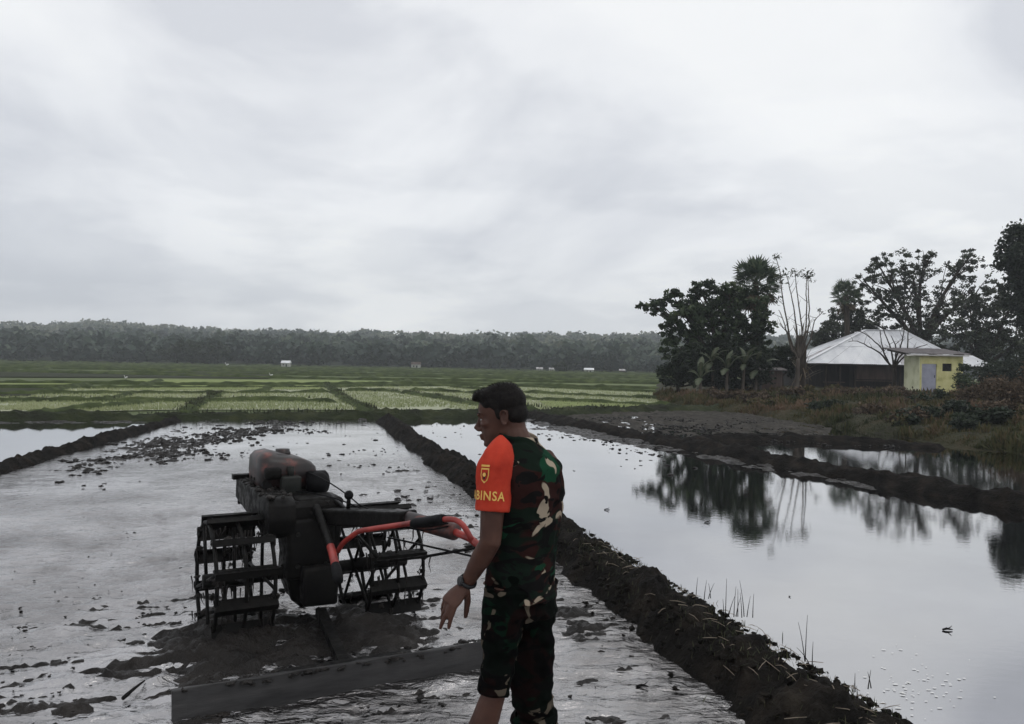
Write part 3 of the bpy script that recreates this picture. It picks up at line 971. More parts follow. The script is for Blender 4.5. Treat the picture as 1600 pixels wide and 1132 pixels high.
tree('broadleaf_tree', 'tall dark rounded tree beyond the shrubs at the bank end', 'tree', base_at(1625, 46, .45), 46,
     [(1592, 372, 28, 26), (1580, 405, 32, 30), (1605, 430, 34, 34), (1590, 460, 24, 30), (1640, 400, 50, 50), (1650, 470, 50, 50), (1600, 490, 26, 26)],
     .3, 'leafdark', 17000, .26, clump=.3, hollow=.35)
for k, (u, Y, lob, n, lab, lf) in enumerate([
    (1560, 40, [(1545, 585, 26, 22), (1575, 590, 30, 26), (1605, 580, 34, 36)], 7000, 'dark green thicket bush beside the yellow shed', 'leafdark'),
    (1590, 24, [(1575, 620, 26, 30), (1600, 640, 26, 34), (1630, 610, 30, 50)], 7000, 'tall brown thicket at the end of the bank', 'shrubred'),
    (1545, 27, [(1530, 628, 30, 26), (1560, 615, 30, 28)], 6000, 'brown thicket bush downhill of the dark green one', 'shrubred'),
    (1460, 33, [(1445, 628, 14, 13), (1468, 626, 15, 15)], 3000, 'small round dark green bush below the shed door', 'leafdark'),
    (1504, 38, [(1500, 598, 9, 20), (1512, 610, 14, 18), (1498, 575, 6, 10)], 2200, 'green creeper bush against the shed corner', 'leaf'),
    (1255, 32, [(1250, 627, 12, 8), (1262, 624, 9, 8)], 1500, 'small light green bush on the bank below the palm stump', 'grassleaf'),
    (1400, 34, [(1385, 622, 22, 12), (1410, 618, 22, 14)], 3500, 'brownish scrub bush on the bank in front of the veranda', 'shrubred'),
    (1330, 35, [(1318, 618, 26, 11), (1345, 620, 20, 11)], 3500, 'brown scrub bush on the bank by the veranda posts', 'shrubred'),
    (1430, 28, [(1420, 645, 22, 14), (1440, 650, 18, 12)], 3000, 'low olive bush halfway down the bank', 'grassleaf'),
    (1375, 27, [(1362, 655, 18, 9), (1385, 652, 16, 10)], 2200, 'low green tussock bush near the foot of the bank', 'grassleaf'),
]):
    tree('bush', lab, 'bush', base_at(u, Y), Y, lob, .05, lf, n, .11 if Y < 30 else .14, limbs=False, clump=.34, hollow=.2, depth=1.0)

lf_word = {'shrubred': 'rusty', 'grassleaf': 'olive', 'leafdark': 'dark green'}
SG = 'low scrub bushes scattered on the bank'
for k in range(46):
    Y = rng.uniform(17, 36); d_ = 1.0 + 11 * rng.random() ** 1.1
    x = float(np.interp(Y, EY, EX)) + d_
    u = UC + FPX * x / Y; v0 = VC + (u - UC) * math.tan(ROLL) + 2 + FPX * (HC - bank_h(x, Y)) / Y
    if u > 1680: continue
    w_ = rng.uniform(.35, .95) * FPX / Y; h_ = rng.uniform(.16, .34) * FPX / Y
    lf = ('shrubred', 'shrubred', 'grassleaf', 'leafdark', 'grassleaf')[k % 5]
    lab = {'shrubred': 'small rusty brown scrub clump in the bank grass', 'grassleaf': 'small olive and straw coloured clump in the bank grass', 'leafdark': 'small dark green leafy clump in the bank grass'}[lf]
    tree('scrub_bush', lab, 'bush', (x, Y, bank_h(x, Y)), Y, [(u - w_ * .3, v0 - h_ * .5, w_ * .45, h_ * .7), (u + w_ * .25, v0 - h_ * .6, w_ * .4, h_ * .8), (u, v0 - h_ * .9, w_ * .3, h_ * .5)], .03, lf, 1300, .085 + .0018 * Y, limbs=False, clump=.34, hollow=.15, depth=.9, group=SG + ', ' + lf_word[lf])

# lone dark tree and the far houses at the edge of the plain
tree('lone_tree', 'lone small dark tree at the far edge of the plain', 'tree', P(875, 584, 165) * (1, 1, 0), 165, [(875, 573, 8, 6), (870, 575, 6, 4), (880, 576, 5, 4)], .2, 'leafdark', 1500, .7)
tree('lone_tree', 'dark spreading tree in front of the wooded hill above the far plain', 'tree', P(300, 571, 186) * (1, 1, 0), 186, [(300, 548, 34, 16), (335, 545, 26, 14), (265, 552, 24, 12), (320, 557, 34, 10)], .4, 'leafdark', 5000, 1.0)


def far_house(u, v, Y, w, h, label, roofm, wallm='whitewash'):
    w, h = w * .8, h * .8
    c = P(u, v, Y); c[2] = 0
    t = thing('far_house', label, 'house', c)
    Geo().box(c + (0, 0, h * .32), (w * .9, w * .7, h * .64)).build('wall', M[wallm], t)
    g = Geo()
    z0, z1 = h * .62, h
    y = w * .42
    q = [(-w / 2, -y, z0), (w / 2, -y, z0), (w / 2, y, z0), (-w / 2, y, z0), (-w / 2, 0, z1), (w / 2, 0, z1)]
    g.add([c + np.array(p) for p in q], [(0, 1, 5, 4), (2, 3, 4, 5), (0, 4, 3), (1, 2, 5), (3, 2, 1, 0)])
    g.build('roof', M[roofm], t)
    Geo().box(c + (w * .12, -w * .352, h * .26), (w * .16, .05, h * .4)).build('door', M['hole'], t)
    Geo().box(c + (-w * .2, -w * .352, h * .36), (w * .14, .05, h * .2)).build('window', M['hole'], t)


far_house(447, 572, 168, 2.4, 1.7, 'small pale hut alone at the foot of the wooded hill', 'zinc')
far_house(920, 582, 168, 2.6, 1.3, 'low far house with a bright white roof beside the lone tree', 'zinc')
far_house(843, 580, 176, 1.9, 1.2, 'tiny far house with pale roof, farther from the lone tree', 'rustzinc')
far_house(862, 580, 180, 1.6, 1.1, 'tiny far house with pale roof hard by the lone tree', 'rustzinc')
far_house(650, 569, 187, 2.8, 2.0, 'far brown roofed house among the trees at the hill foot', 'brownwall', 'whitewash')
far_house(972, 582, 180, 1.7, 1.1, 'tiny far house with brown walls past the bright white roof', 'rustzinc', 'brownwall')


def egret(u, v, label):
    c = G(u, v)
    k = c[1] / 125.0
    t = thing('egret', label, 'bird', c, 0, 'egrets on the plain')
    Geo().oval(c + np.array((0, 0, .34)) * k * 1.0, (.26 * k, .11 * k, .12 * k), 12, 8, rotm(0, -.35, 0)).build('body', M['feather'], t, True)
    Geo().tube([c + np.array((-.2, 0, .42)) * k, c + np.array((-.3, 0, .55)) * k, c + np.array((-.27, 0, .66)) * k, c + np.array((-.42, 0, .69)) * k], [.05 * k, .035 * k, .035 * k, .008 * k], 6).build('neck', M['feather'], t, True)
    for s in (-1, 1):
        Geo().tube([c + np.array((.02, s * .04, -.03)) * k, c + np.array((.02, s * .04, .27)) * k], .014 * k, 5).build('leg', M['blackprint'], t)


egret(197, 593.5, 'white egret standing on a dark plot')
egret(355, 573.5, 'white egret near the foot of the hill')
egret(424, 590, 'white egret standing in the green plots')


# fan palm
def fan_frond(dry=False, pet=.55, R=.48, seg=17):
    g, V, F, T = Geo(), [], [], []
    th = np.linspace(-2.3, 2.3, seg)
    for a in th:
        d = np.array((math.cos(a), math.sin(a), 0.0)); n_ = np.array((-math.sin(a), math.cos(a), 0))
        L = R * (1 - .18 * abs(a) / 2.3) * random.uniform(.88, 1.08)
        z = .10 * math.cos(a * .7) - .05
        c = np.array((pet, 0, 0.0))
        q = [c + d * .04, c + d * L * .55 + n_ * L * .085 + (0, 0, z * .6), c + d * L + (0, 0, z - .14 * R * random.random()), c + d * L * .55 - n_ * L * .085 + (0, 0, z * .6)]
        o_ = len(V); V += q; F.append((o_, o_ + 1, o_ + 2, o_ + 3)); T += [random.random()] * 4
    w = .022
    o_ = len(V)
    V += [(0, -w, 0), (0, w, 0), (pet + .05, w * .6, .015), (pet + .05, -w * .6, .015)]
    F.append((o_, o_ + 1, o_ + 2, o_ + 3)); T += [.7] * 4
    me = fast_mesh('frond', np.array(V, float), np.array(F), np.array(T))
    me.materials.append(M['palmdry' if dry else 'palmleaf'])
    return me


def fan_palm(u, vtop, Y, base, label, nf=34, scale=1.0, trunk=.17, dry_n=9):
    top = P(u, vtop, Y)
    t = thing('fan_palm', label, 'palm', base)
    p = bez(base - (0, 0, .3), (np.asarray(base) + top) / 2 + (.05, 0, 0), top, 10)
    Geo().tube(p, np.linspace(trunk * 1.2, trunk * .85, 10), 10).build('trunk', M['bark'], t, True)
    fm, dm = fan_frond(), fan_frond(True)
    inv = ROOTM[t.name].inverted()
    for i in range(nf + dry_n):
        dry = i >= nf
        az = i * 2.39996 + random.uniform(-.2, .2)
        el = (math.radians(82 - 120 * (i / nf)) if not dry else math.radians(random.uniform(-75, -35))) + random.uniform(-.12, .12)
        d = Vector((math.cos(az) * math.cos(el), math.sin(az) * math.cos(el), math.sin(el)))
        R = d.to_track_quat('X', 'Z').to_matrix().to_4x4() @ Matrix.Rotation(random.uniform(-.7, .7), 4, 'X')
        o = bpy.data.objects.new('frond', dm if dry else fm)
        COL.objects.link(o)
        o.parent = t
        o.matrix_local = inv @ Matrix.Translation(Vector(top - (0, 0, .25 if dry else .1 * i / nf))) @ R @ Matrix.Scale(scale * random.uniform(.85, 1.12), 4)


fan_palm(1181, 442, YC + 1.4, base_at(1180, YC + 1.4), 'tall fan palm with drooping dry fronds rising out of the dark tree', 44, 1.5, .17, 18)
fan_palm(1322, 462, 58, base_at(1325, 58, .45), 'fan palm behind the low spreading tree left of the tall fine leaved tree', 30, 1.25, .2, 4)


# banana plants
def banana_leaf(L=1.5, W=.34):
    V, F, T = [], [], []
    n = 12
    for i in range(n + 1):
        t = i / n
        x = L * (t * (1 - .22 * t)); z = .55 * L * (t - 1.15 * t * t)
        w = W / 2 * math.sin(math.pi * min(1, .06 + t * .94)) ** .6 * (1 if i else .2)
        for s in (-1, 0, 1):
            V.append((x, s * w * (1 + random.uniform(-.12, .05)), z - abs(s) * w * .35)); T.append(random.uniform(.25, .9) if s else .95)
    for i in range(n):
        for j in range(2):
            a = i * 3 + j
            F.append((a, a + 1, a + 4, a + 3))
    me = fast_mesh('leaf', np.array(V, float), np.array(F), np.array(T))
    me.materials.append(M['banana'])
    return me


bl = [banana_leaf(), banana_leaf(1.3, .38), banana_leaf(1.7, .3)]
def banana(u, Y, h, label, n=8, group=None):
    b = base_at(u, Y)
    t = thing('banana_plant', label, 'banana plant', b, 0, group)
    top = b + (random.uniform(-.1, .1), 0, h)
    Geo().tube(bez(b - (0, 0, .2), (b + top) / 2, top, 7), np.linspace(.10, .05, 7), 8).build('stem', M['palebark'], t, True)
    inv = ROOTM[t.name].inverted()
    for i in range(n):
        az = i * 2.39996 + random.uniform(-.3, .3)
        el = math.radians(random.uniform(25, 78) if i < n - 2 else random.uniform(-40, -5))
        d = Vector((math.cos(az) * math.cos(el), math.sin(az) * math.cos(el), math.sin(el)))
        o = bpy.data.objects.new('leaf', bl[i % 3])
        COL.objects.link(o); o.parent = t
        o.matrix_local = inv @ Matrix.Translation(Vector(top)) @ d.to_track_quat('X', 'Z').to_matrix().to_4x4() @ Matrix.Scale(random.uniform(.7, 1.0), 4)


BG = 'banana plants under the big dark tree'
for u, Y, h in ((1095, 38.4, .8), (1135, 38.7, 1.2), (1160, 39.0, 1.4), (1115, 39.2, 1.5), (1180, 39.4, 1.1)):
    banana(u, Y, h, 'banana plant with torn leaves under the big dark tree', 8, BG)


# bare tree with thin upright limbs
def limb_tree(name, label, base, Y, limbs, trunk_top, r0, mat, tufts=(), leafm='leaf', twig=3, r1=.03):
    t = thing(name, label, 'tree', base)
    tt_ = P(*trunk_top, Y)
    g = Geo()
    g.tube(bez(base - (0, 0, .3), (base + tt_) / 2 + (.05, 0, 0), tt_, 8), np.linspace(r0 * 1.15, r0 * .7, 8), 9)
    g.build('trunk', M[mat], t, True)
    for li in limbs:
        pts = [tt_ + np.array((0, 0, -.1))] + [P(u, v, Y) + np.array((0, rng.uniform(-.25, .25), 0)) for u, v in li]
        pts = np.array(pts)
        c = np.concatenate([[0], np.cumsum(np.linalg.norm(np.diff(pts, axis=0), axis=1))])
        q = np.linspace(0, c[-1], 14)
        pp = np.stack([np.interp(q, c, pts[:, k]) for k in range(3)], 1)
        pp[1:-1] = (pp[:-2] + 2 * pp[1:-1] + pp[2:]) / 4 + rng.normal(0, .012, (12, 3))
        g = Geo()
        g.tube(pp, np.linspace(r1 * 1.5, r1 * .45, 14), 6)
        for k in range(twig):
            a = pp[rng.integers(5, 13)]
            d = rng.normal(0, 1, 3); d[2] = abs(d[2]) + .4; d /= np.linalg.norm(d)
            e = a + d * rng.uniform(.3, .75)
            g.tube(bez(a, (a + e) / 2 + rng.normal(0, .05, 3), e, 5), np.linspace(r1 * .4, r1 * .15, 5), 4)
        g.build('branch', M[mat], t, True)
    if tufts:
        VV, FF, TT, off = [], [], [], 0
        for u, v, r, n in tufts:
            c = P(u, v, Y)
            p = c + rng.normal(0, 1, (n, 3)) * (r / FPX * Y) * np.array((.6, .6, .5))
            V, F, T = leaf_quads(p, rng.uniform(.12, .28, n), np.clip(rng.normal(.6, .2, n), 0, 1), .3, .35)
            VV.append(V); FF.append(F + off); TT.append(T); off += len(V)
        put('leaf_tufts', fast_mesh('leaf_tufts', np.concatenate(VV), np.concatenate(FF), np.concatenate(TT)), M[leafm], t)['kind'] = 'stuff'
    return t


YD = 38.0
limb_tree('bare_tree', 'nearly leafless tree with thin upright limbs beside the brown palm stump', base_at(1243, YD), YD,
          [[(1235, 545), (1222, 500), (1215, 485)], [(1236, 530), (1225, 470), (1216, 420), (1212, 402)], [(1248, 530), (1238, 470), (1228, 430)],
           [(1255, 520), (1248, 460), (1243, 425)], [(1258, 520), (1258, 470), (1259, 430)], [(1262, 520), (1264, 470), (1263, 432)], [(1266, 530), (1272, 500), (1284, 488)],
           [(1240, 540), (1228, 520), (1218, 505)]],
          (1247, 560), .12, 'palebark',
          [(1212, 402, 7, 26), (1228, 428, 6, 16), (1222, 440, 7, 16), (1245, 427, 8, 26), (1259, 429, 10, 40), (1266, 434, 7, 22), (1284, 487, 5, 12), (1217, 468, 6, 10)], 'leaffine', 4, .032)

# brown shaggy palm stump
bst = base_at(1254, 38.6)
t = thing('palm_stump', 'brown shaggy dead palm stump with dry frond stubs beside the bare tree', 'stump', bst)
stop = P(1250, 525, 38.6)
Geo().tube(bez(bst - (0, 0, .2), (bst + stop) / 2, stop, 8), [.22, .2, .19, .2, .24, .27, .24, .15], 10).build('trunk', M['bark'], t, True)
sm_ = fast_mesh('frond_stub', np.array([(0, -.035, 0), (0, .035, 0), (.55, .03, .05), (1.0, .0, -.02), (.55, -.03, .05)], float), np.array([(0, 1, 2, 4), (4, 2, 3, 3)])[:1], np.full(5, .5))
sm_ = fast_mesh('frond_stub', np.array([(0, -.035, 0), (0, .035, 0), (.5, .035, .06), (.5, -.035, .06), (1.0, .012, .02), (1.0, -.012, .02)], float), np.array([(0, 1, 2, 3), (3, 2, 4, 5)]), np.linspace(.2, .8, 6))
sm_.materials.append(M['palmdry'])
inv = ROOTM[t.name].inverted()
for i in range(74):
    k = i / 74
    az = i * 2.39996
    el = math.radians(random.uniform(60, 86)) if k > .35 else math.radians(random.uniform(20, 70) * (-1 if random.random() < .4 else 1))
    d = Vector((math.cos(az) * math.cos(el), math.sin(az) * math.cos(el), math.sin(el)))
    p = bst * (1 - k) + stop * k + np.array((math.cos(az), math.sin(az), 0)) * .17
    if p[2] < bst[2] + .7: p[2] += .7
    o = bpy.data.objects.new('frond_stub', sm_)
    COL.objects.link(o); o.parent = t
    o.matrix_local = inv @ Matrix.Translation(Vector(p)) @ d.to_track_quat('X', 'Z').to_matrix().to_4x4() @ Matrix.Scale(random.uniform(.5, 1.05), 4)

# leafless tree in front of the white roof
limb_tree('bare_tree', 'dark leafless forked tree standing in front of the white roof', base_at(1398, 47, .45), 47,
          [[(1390, 570), (1375, 552), (1355, 540), (1335, 532), (1326, 534)], [(1390, 565), (1380, 545), (1352, 522), (1340, 517)], [(1385, 560), (1377, 530), (1374, 515)],
           [(1392, 560), (1392, 540), (1384, 520), (1382, 505)], [(1402, 560), (1408, 540), (1412, 520), (1416, 505)], [(1400, 555), (1402, 540), (1390, 525)],
           [(1405, 560), (1418, 545), (1420, 520), (1424, 500)], [(1408, 565), (1430, 545), (1452, 538)]],
          (1396, 575), .14, 'bark', (), 'leaf', 4, .04)

# ------------------------------------------------------------------ house with white roof
YH = 51.0
hz = .42
hb = P(1395, 600, YH); hb[2] = hz
t = thing('house', 'low brown house with a wide white hipped metal roof and dark veranda', 'house', hb)
def eave(u, v, dY): return P(u, v, YH + dY)
A_ = P(1256, 570.5, YH); B_ = P(1522, 570.5, YH)
zE = P(1390, 570.5, YH)[2]
A_ = np.array((A_[0], YH, zE)); B_ = np.array((B_[0], YH, zE))
Dp = 6.2
C_ = B_ + (0, Dp, 0); D_ = A_ + (0, Dp, 0)
zR = P(1380, 517, YH + Dp / 2)[2]
R1 = np.array((P(1352, 517, YH + Dp / 2)[0], YH + Dp / 2, zR)); R2 = np.array((P(1412, 517, YH + Dp / 2)[0], YH + Dp / 2, zR))
# roof deck under the sheets
Geo().add([A_ - (0, 0, .06), B_ - (0, 0, .06), C_ - (0, 0, .06), D_ - (0, 0, .06), R1 - (0, 0, .06), R2 - (0, 0, .06)],
          [(0, 1, 5, 4), (1, 2, 5), (2, 3, 4, 5), (3, 0, 4), (3, 2, 1, 0)]).build('roof_deck', M['darkwall'], t)


def sheets(e0, e1, r0, r1, n, parent, rows=2):
    """metal sheets laid side by side from eave e0-e1 up to ridge r0-r1"""
    for i in range(n):
        a, b = i / n, (i + 1) / n
        for j in range(rows):
            c0, c1 = j / rows - (.015 if j else 0), (j + 1) / rows
            def pt(s, q):
                lo = e0 * (1 - s) + e1 * s; hi = r0 * (1 - s) + r1 * s
                return lo * (1 - q) + hi * q
            lift = .012 + .012 * (i % 2) + .02 * j + random.uniform(0, .008)
            q = [pt(a, c0), pt(b, c0), pt(b, c1), pt(a, c1)]
            q = [p + (0, 0, lift) for p in q]
            # shallow corrugation as real geometry across the sheet
            V, F = [], []
            m = 12
            nrm = np.cross(q[1] - q[0], q[3] - q[0] + 1e-6); nrm /= np.linalg.norm(nrm) + 1e-9
            for k in range(m + 1):
                w = k / m
                o_ = nrm * .012 * math.cos(k * math.pi)
                V += [q[0] * (1 - w) + q[1] * w + o_, q[3] * (1 - w) + q[2] * w + o_]
            for k in range(m):
                F.append((2 * k, 2 * k + 2, 2 * k + 3, 2 * k + 1))
            g = Geo(); g.add(V, F)
            g.build('roof_sheet', M['rustzinc' if random.random() < .08 else 'zinc'], parent)


sheets(A_, B_, R1, R2, 14, t)
sheets(D_, A_, R1, R1 + (0, .001, 0), 7, t)
sheets(B_, C_, R2, R2 + (0, .001, 0), 7, t)
sheets(C_, D_, R2, R1, 10, t)
for a, b in ((A_, R1), (B_, R2), (R1, R2), (D_, R1), (C_, R2)):
    Geo().bar(a + (0, 0, .05), b + (0, 0, .05), .22, .03).build('ridge_cap', M['zinc'], t)
# lower side roof past the shed
S0 = P(1495, 571, YH - .5); S1 = P(1556, 573.5, YH - .5); S2 = P(1502, 554, YH + 1.6); S3 = P(1520, 556, YH + 1.6)
g = Geo(); th_ = np.array((0, 0, -.04))
g.add([S0, S1, S3, S2, S0 + th_, S1 + th_, S3 + th_, S2 + th_], [(0, 1, 2, 3), (7, 6, 5, 4), (0, 4, 5, 1), (1, 5, 6, 2), (2, 6, 7, 3), (3, 7, 4, 0)])
g.build('side_roof', M['zinc'], t)
xL, xR = A_[0] + .5, B_[0] - .4
yw = YH + 1.7
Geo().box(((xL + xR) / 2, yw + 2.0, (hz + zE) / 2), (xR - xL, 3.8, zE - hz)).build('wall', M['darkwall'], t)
bx0, bx1 = PX(1340, YH + .6), PX(1402, YH + .6)
nbd = 12
for i in range(nbd):
    w = (bx1 - bx0) / nbd
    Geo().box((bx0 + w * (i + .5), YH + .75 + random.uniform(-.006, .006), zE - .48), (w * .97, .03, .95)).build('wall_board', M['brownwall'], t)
Geo().box(((bx0 + bx1) / 2, YH + .80, zE - 1.05), (bx1 - bx0, .08, .06)).build('bench_rail', M['brownwall'], t)
for u in (1262, 1290, 1312, 1336, 1406, 1440):
    x = PX(u, YH + .3)
    Geo().tube([(x, YH + .3, hz - .1), (x + .02, YH + .3, zE - .02)], [.06, .05], 7).build('post', M['bark'], t)
x = PX(1318, YH + 1.65)
Geo().box((x, yw + .07, hz + .85), (.8, .08, 1.7)).build('door', M['hole'], t)
# laundry-pale things on the veranda: a bench
Geo().box((PX(1303, YH + 1), YH + 1.0, hz + .45), (1.3, .35, .05)).build('bench', M['brownwall'], t)

# ------------------------------------------------------------------ yellow shed
YS = 44.6
sz = .46
b0 = P(1437, 600, YS); b0[2] = sz
t = thing('yellow_shed', 'small yellow plastered shed with blue grey door and grey roof', 'shed', (PX(1470, YS), YS, sz), 0)
xa, xb = PX(1437, YS), PX(1504, YS)
ztop = PZ(556, YS)
dep = 2.2
xl_ = PX(1421, YS + 1.6)
# front wall with door opening, as pieces around it
dx0, dx1 = PX(1440, YS), PX(1463, YS)
zd = PZ(569, YS)
vx0, vx1, vz0, vz1 = PX(1472, YS), PX(1487, YS), PZ(580, YS), PZ(568, YS)
def wbox(g, x0, x1, z0, z1, th=.12):
    g.box(((x0 + x1) / 2, YS + th / 2, (z0 + z1) / 2), (x1 - x0, th, z1 - z0))
g = Geo()
wbox(g, xa, dx0, sz, ztop); wbox(g, dx0, dx1, zd, ztop); wbox(g, dx1, vx0, sz, ztop); wbox(g, vx0, vx1, sz, vz0); wbox(g, vx0, vx1, vz1, ztop); wbox(g, vx1, xb, sz, ztop)
# side and back walls: the shed's near corner is the door corner, its left flank shows
def wallseg(g, p, q, z0, z1, th=.12):
    p, q = np.asarray(p, float), np.asarray(q, float)
    d = q - p; L = np.linalg.norm(d); a = math.atan2(d[1], d[0])
    g.box(((p[0] + q[0]) / 2, (p[1] + q[1]) / 2, (z0 + z1) / 2), (L, th, z1 - z0), rotm(0, 0, a))
wallseg(g, (xb - .06, YS + .14), (xb - .12, YS + dep), sz, ztop)
wallseg(g, (xl_ + .12, YS + dep), (xb - .2, YS + dep), sz, ztop)
g.build('wall', M['yellow'], t)
g = Geo(); wallseg(g, (xa + .03, YS + .005), (xl_ + .03, YS + dep), sz, ztop + .002); g.build('side_wall', M['paleyellow'], t)
d_ = Geo(); d_.box(((dx0 + dx1) / 2, YS + .06, (sz + zd) / 2), (dx1 - dx0 - .03, .05, zd - sz - .02))
dobj = d_.build('door', M['doorgrey'], t)
Geo().box((dx1 - .1, YS + .025, sz + .95), (.03, .02, .14)).build('handle', M['greymetal'], dobj)
for k in (0, 1):
    Geo().box(((dx0 + dx1) / 2, YS + .028, sz + .5 + .85 * k), ((dx1 - dx0) * .66, .012, .62)).build('door_panel', M['doorgrey'], dobj)
wobj = Geo().box(((vx0 + vx1) / 2, YS + .10, (vz0 + vz1) / 2), (vx1 - vx0, .02, vz1 - vz0)).build('vent_opening', M['hole'], t)
for k in range(3):
    Geo().box((vx0 + (vx1 - vx0) * (k + .5) / 3, YS + .05, (vz0 + vz1) / 2), (.025, .025, vz1 - vz0)).build('bar', M['greymetal'], wobj)
# roof of corrugated fibre sheets sloping to the back, on a fascia
rz = PZ(553, YS)
x0, x1 = PX(1414, YS - .3), PX(1515, YS - .3)
ns = 9
for i in range(ns):
    w = (x1 - x0) / ns
    V, F = [], []
    m = 10
    for k in range(m + 1):
        x = x0 + w * (i + k / m * 1.03)
        o_ = .022 * math.cos(k * math.pi) + .004 * (i % 2)
        V += [(x, YS - .35, rz + o_), (x, YS + dep + .3, rz + .34 + o_), (x, YS - .35, rz + o_ - .015), (x, YS + dep + .3, rz + .34 + o_ - .015)]
    for k in range(m):
        a = 4 * k
        F += [(a, a + 4, a + 5, a + 1), (a + 3, a + 7, a + 6, a + 2), (a + 2, a + 6, a + 4, a)]
    Geo().add(V, F).build('roof_sheet', M['greyroof'], t)
Geo().box(((x0 + x1) / 2, YS - .28, rz - .09), (x1 - x0 - .1, .06, .07)).build('fascia', M['paleboard'], t)
for x in (x0 + .25, (x0 + x1) / 2, x1 - .25):
    Geo().box((x, YS + dep / 2, rz + .07), (.07, dep + .3, .08), rotm(math.atan2(.34, dep + .65), 0, 0)).build('rafter', M['bark'], t)

# brown board hut beside the bushes
YB = 42.0
fx0, fx1 = PX(1190, YB), PX(1222, YB)
bz = bank_h((fx0 + fx1) / 2, YB) - .1
ztp = PZ(577, YB, 1206)
t = thing('board_hut', 'small brown board hut half hidden under dark trees', 'hut', ((fx0 + fx1) / 2, YB, bz))
for i in range(8):
    w = (fx1 - fx0) / 8
    Geo().box((fx0 + w * (i + .5), YB + random.uniform(-.01, .01), (bz + ztp) / 2 + random.uniform(-.02, .02)), (w * .95, .03, ztp - bz)).build('board', M['fenceboard'], t)
Geo().box(((fx0 + fx1) / 2, YB + .65, (bz + ztp) / 2), (fx1 - fx0 - .05, 1.2, ztp - bz - .06)).build('wall', M['darkwall'], t)
Geo().box(((fx0 + fx1) / 2, YB + .6, ztp + .06), (fx1 - fx0 + .35, 1.7, .06), rotm(.12, 0, 0)).build('roof', M['greyroof'], t)

# ------------------------------------------------------------------ grass on the bank
n = 135000
gx_ = rng.uniform(0, 1, n); gd = 14 * rng.random(n) ** 1.5
yy = 8 + 34 * rng.random(n)
ex = np.interp(yy, EY, EX)
xx = ex + .25 + gd
zz = bank_z(xx, yy, xx - ex) - .01
pt_ = np.stack([xx, yy, zz], 1)
pn = fbm(xx * .35, yy * .35, seed=151, octv=3)
cl_ = np.clip(fbm(xx * 1.3, yy * 1.3, seed=157, octv=3) + .45, .22, 1.3)
hh = rng.uniform(.05, .30, n) * cl_ * np.where(yy < 30, 1, 1.15)
tn = np.clip(.46 + .55 * pn + .25 * (cl_ - .5) + rng.normal(0, .12, n), 0, 1)
V, F, T = blades(pt_, hh, hh * .16 * (1 + yy / 40), tn, .55)
o = put('grass', fast_mesh('grass', V, F, T), M['grassleaf'])
tag(o, 'rough green and brown grass covering the bank', 'grass', None, 'stuff')

# ------------------------------------------------------------------ clods, straw, tufts
def clod_mesh(pos, size, seed, squash=.55):
    """many small irregular lumps as one mesh"""
    ph = (1 + 5 ** .5) / 2
    ico = np.array([(-1, ph, 0), (1, ph, 0), (-1, -ph, 0), (1, -ph, 0), (0, -1, ph), (0, 1, ph), (0, -1, -ph), (0, 1, -ph), (ph, 0, -1), (ph, 0, 1), (-ph, 0, -1), (-ph, 0, 1)], float)
    ico /= np.linalg.norm(ico[0])
    fc = np.array([(0, 11, 5), (0, 5, 1), (0, 1, 7), (0, 7, 10), (0, 10, 11), (1, 5, 9), (5, 11, 4), (11, 10, 2), (10, 7, 6), (7, 1, 8), (3, 9, 4), (3, 4, 2), (3, 2, 6), (3, 6, 8), (3, 8, 9), (4, 9, 5), (2, 4, 11), (6, 2, 10), (8, 6, 7), (9, 8, 1)])
    # one subdivision
    vs = [tuple(v) for v in ico]; cache = {}; nf = []
    def mid(a, b):
        k = (min(a, b), max(a, b))
        if k not in cache:
            m_ = (np.array(vs[a]) + np.array(vs[b])) / 2; vs.append(tuple(m_ / np.linalg.norm(m_))); cache[k] = len(vs) - 1
        return cache[k]
    for a, b, c in fc:
        x, y, z = mid(a, b), mid(b, c), mid(c, a)
        nf += [(a, x, z), (b, y, x), (c, z, y), (x, y, z)]
    U = np.array(vs); Fc = np.array(nf)
    n = len(pos); k = len(U)
    r = 1 + .35 * rng.normal(size=(n, k))
    an = rng.uniform(0, 2 * math.pi, n)
    q = U[None] * r[..., None] * np.stack([rng.uniform(.7, 1.4, n), rng.uniform(.7, 1.3, n), rng.uniform(.6, 1, n) * squash], 1)[:, None, :]
    ca, sa = np.cos(an)[:, None], np.sin(an)[:, None]
    q = np.stack([q[..., 0] * ca - q[..., 1] * sa, q[..., 0] * sa + q[..., 1] * ca, q[..., 2]], -1)
    V = (q * size[:, None, None] + pos[:, None, :]).reshape(-1, 3)
    F = (Fc[None] + (np.arange(n) * k)[:, None, None]).reshape(-1, 3)
    return fast_mesh('mud_clods', V, F)


cp, cs = [], []
def scatter(n, xf, yf, s0, s1, z=.0):
    y = yf(rng.random(n)); x = xf(y, n)
    k = fbm(x * .8, y * .8, seed=161, octv=3) > -.15
    x, y = x[k], y[k]
    cp.append(np.stack([x, y, np.full(len(x), z)], 1)); cs.append(rng.uniform(s0, s1, len(x)) * rng.uniform(.25, .70, len(x)))
scatter(900, lambda y, n: -6.25 + rng.normal(0, .55, n), lambda r: 12.6 + 9.6 * r, .03, .11)
scatter(340, lambda y, n: -5.2 + rng.normal(0, 1.0, n), lambda r: 12.5 + 9.8 * r, .02, .07)
scatter(220, lambda y, n: np.interp(y, _lb[:, 1], _lb[:, 0]) + .9 + np.abs(rng.normal(0, .5, n)), lambda r: 10 + 12 * r, .03, .09)
scatter(240, lambda y, n: bund_x(y) - .75 - np.abs(rng.normal(0, .55, n)), lambda r: 7 + 15 * r ** .8, .02, .075)
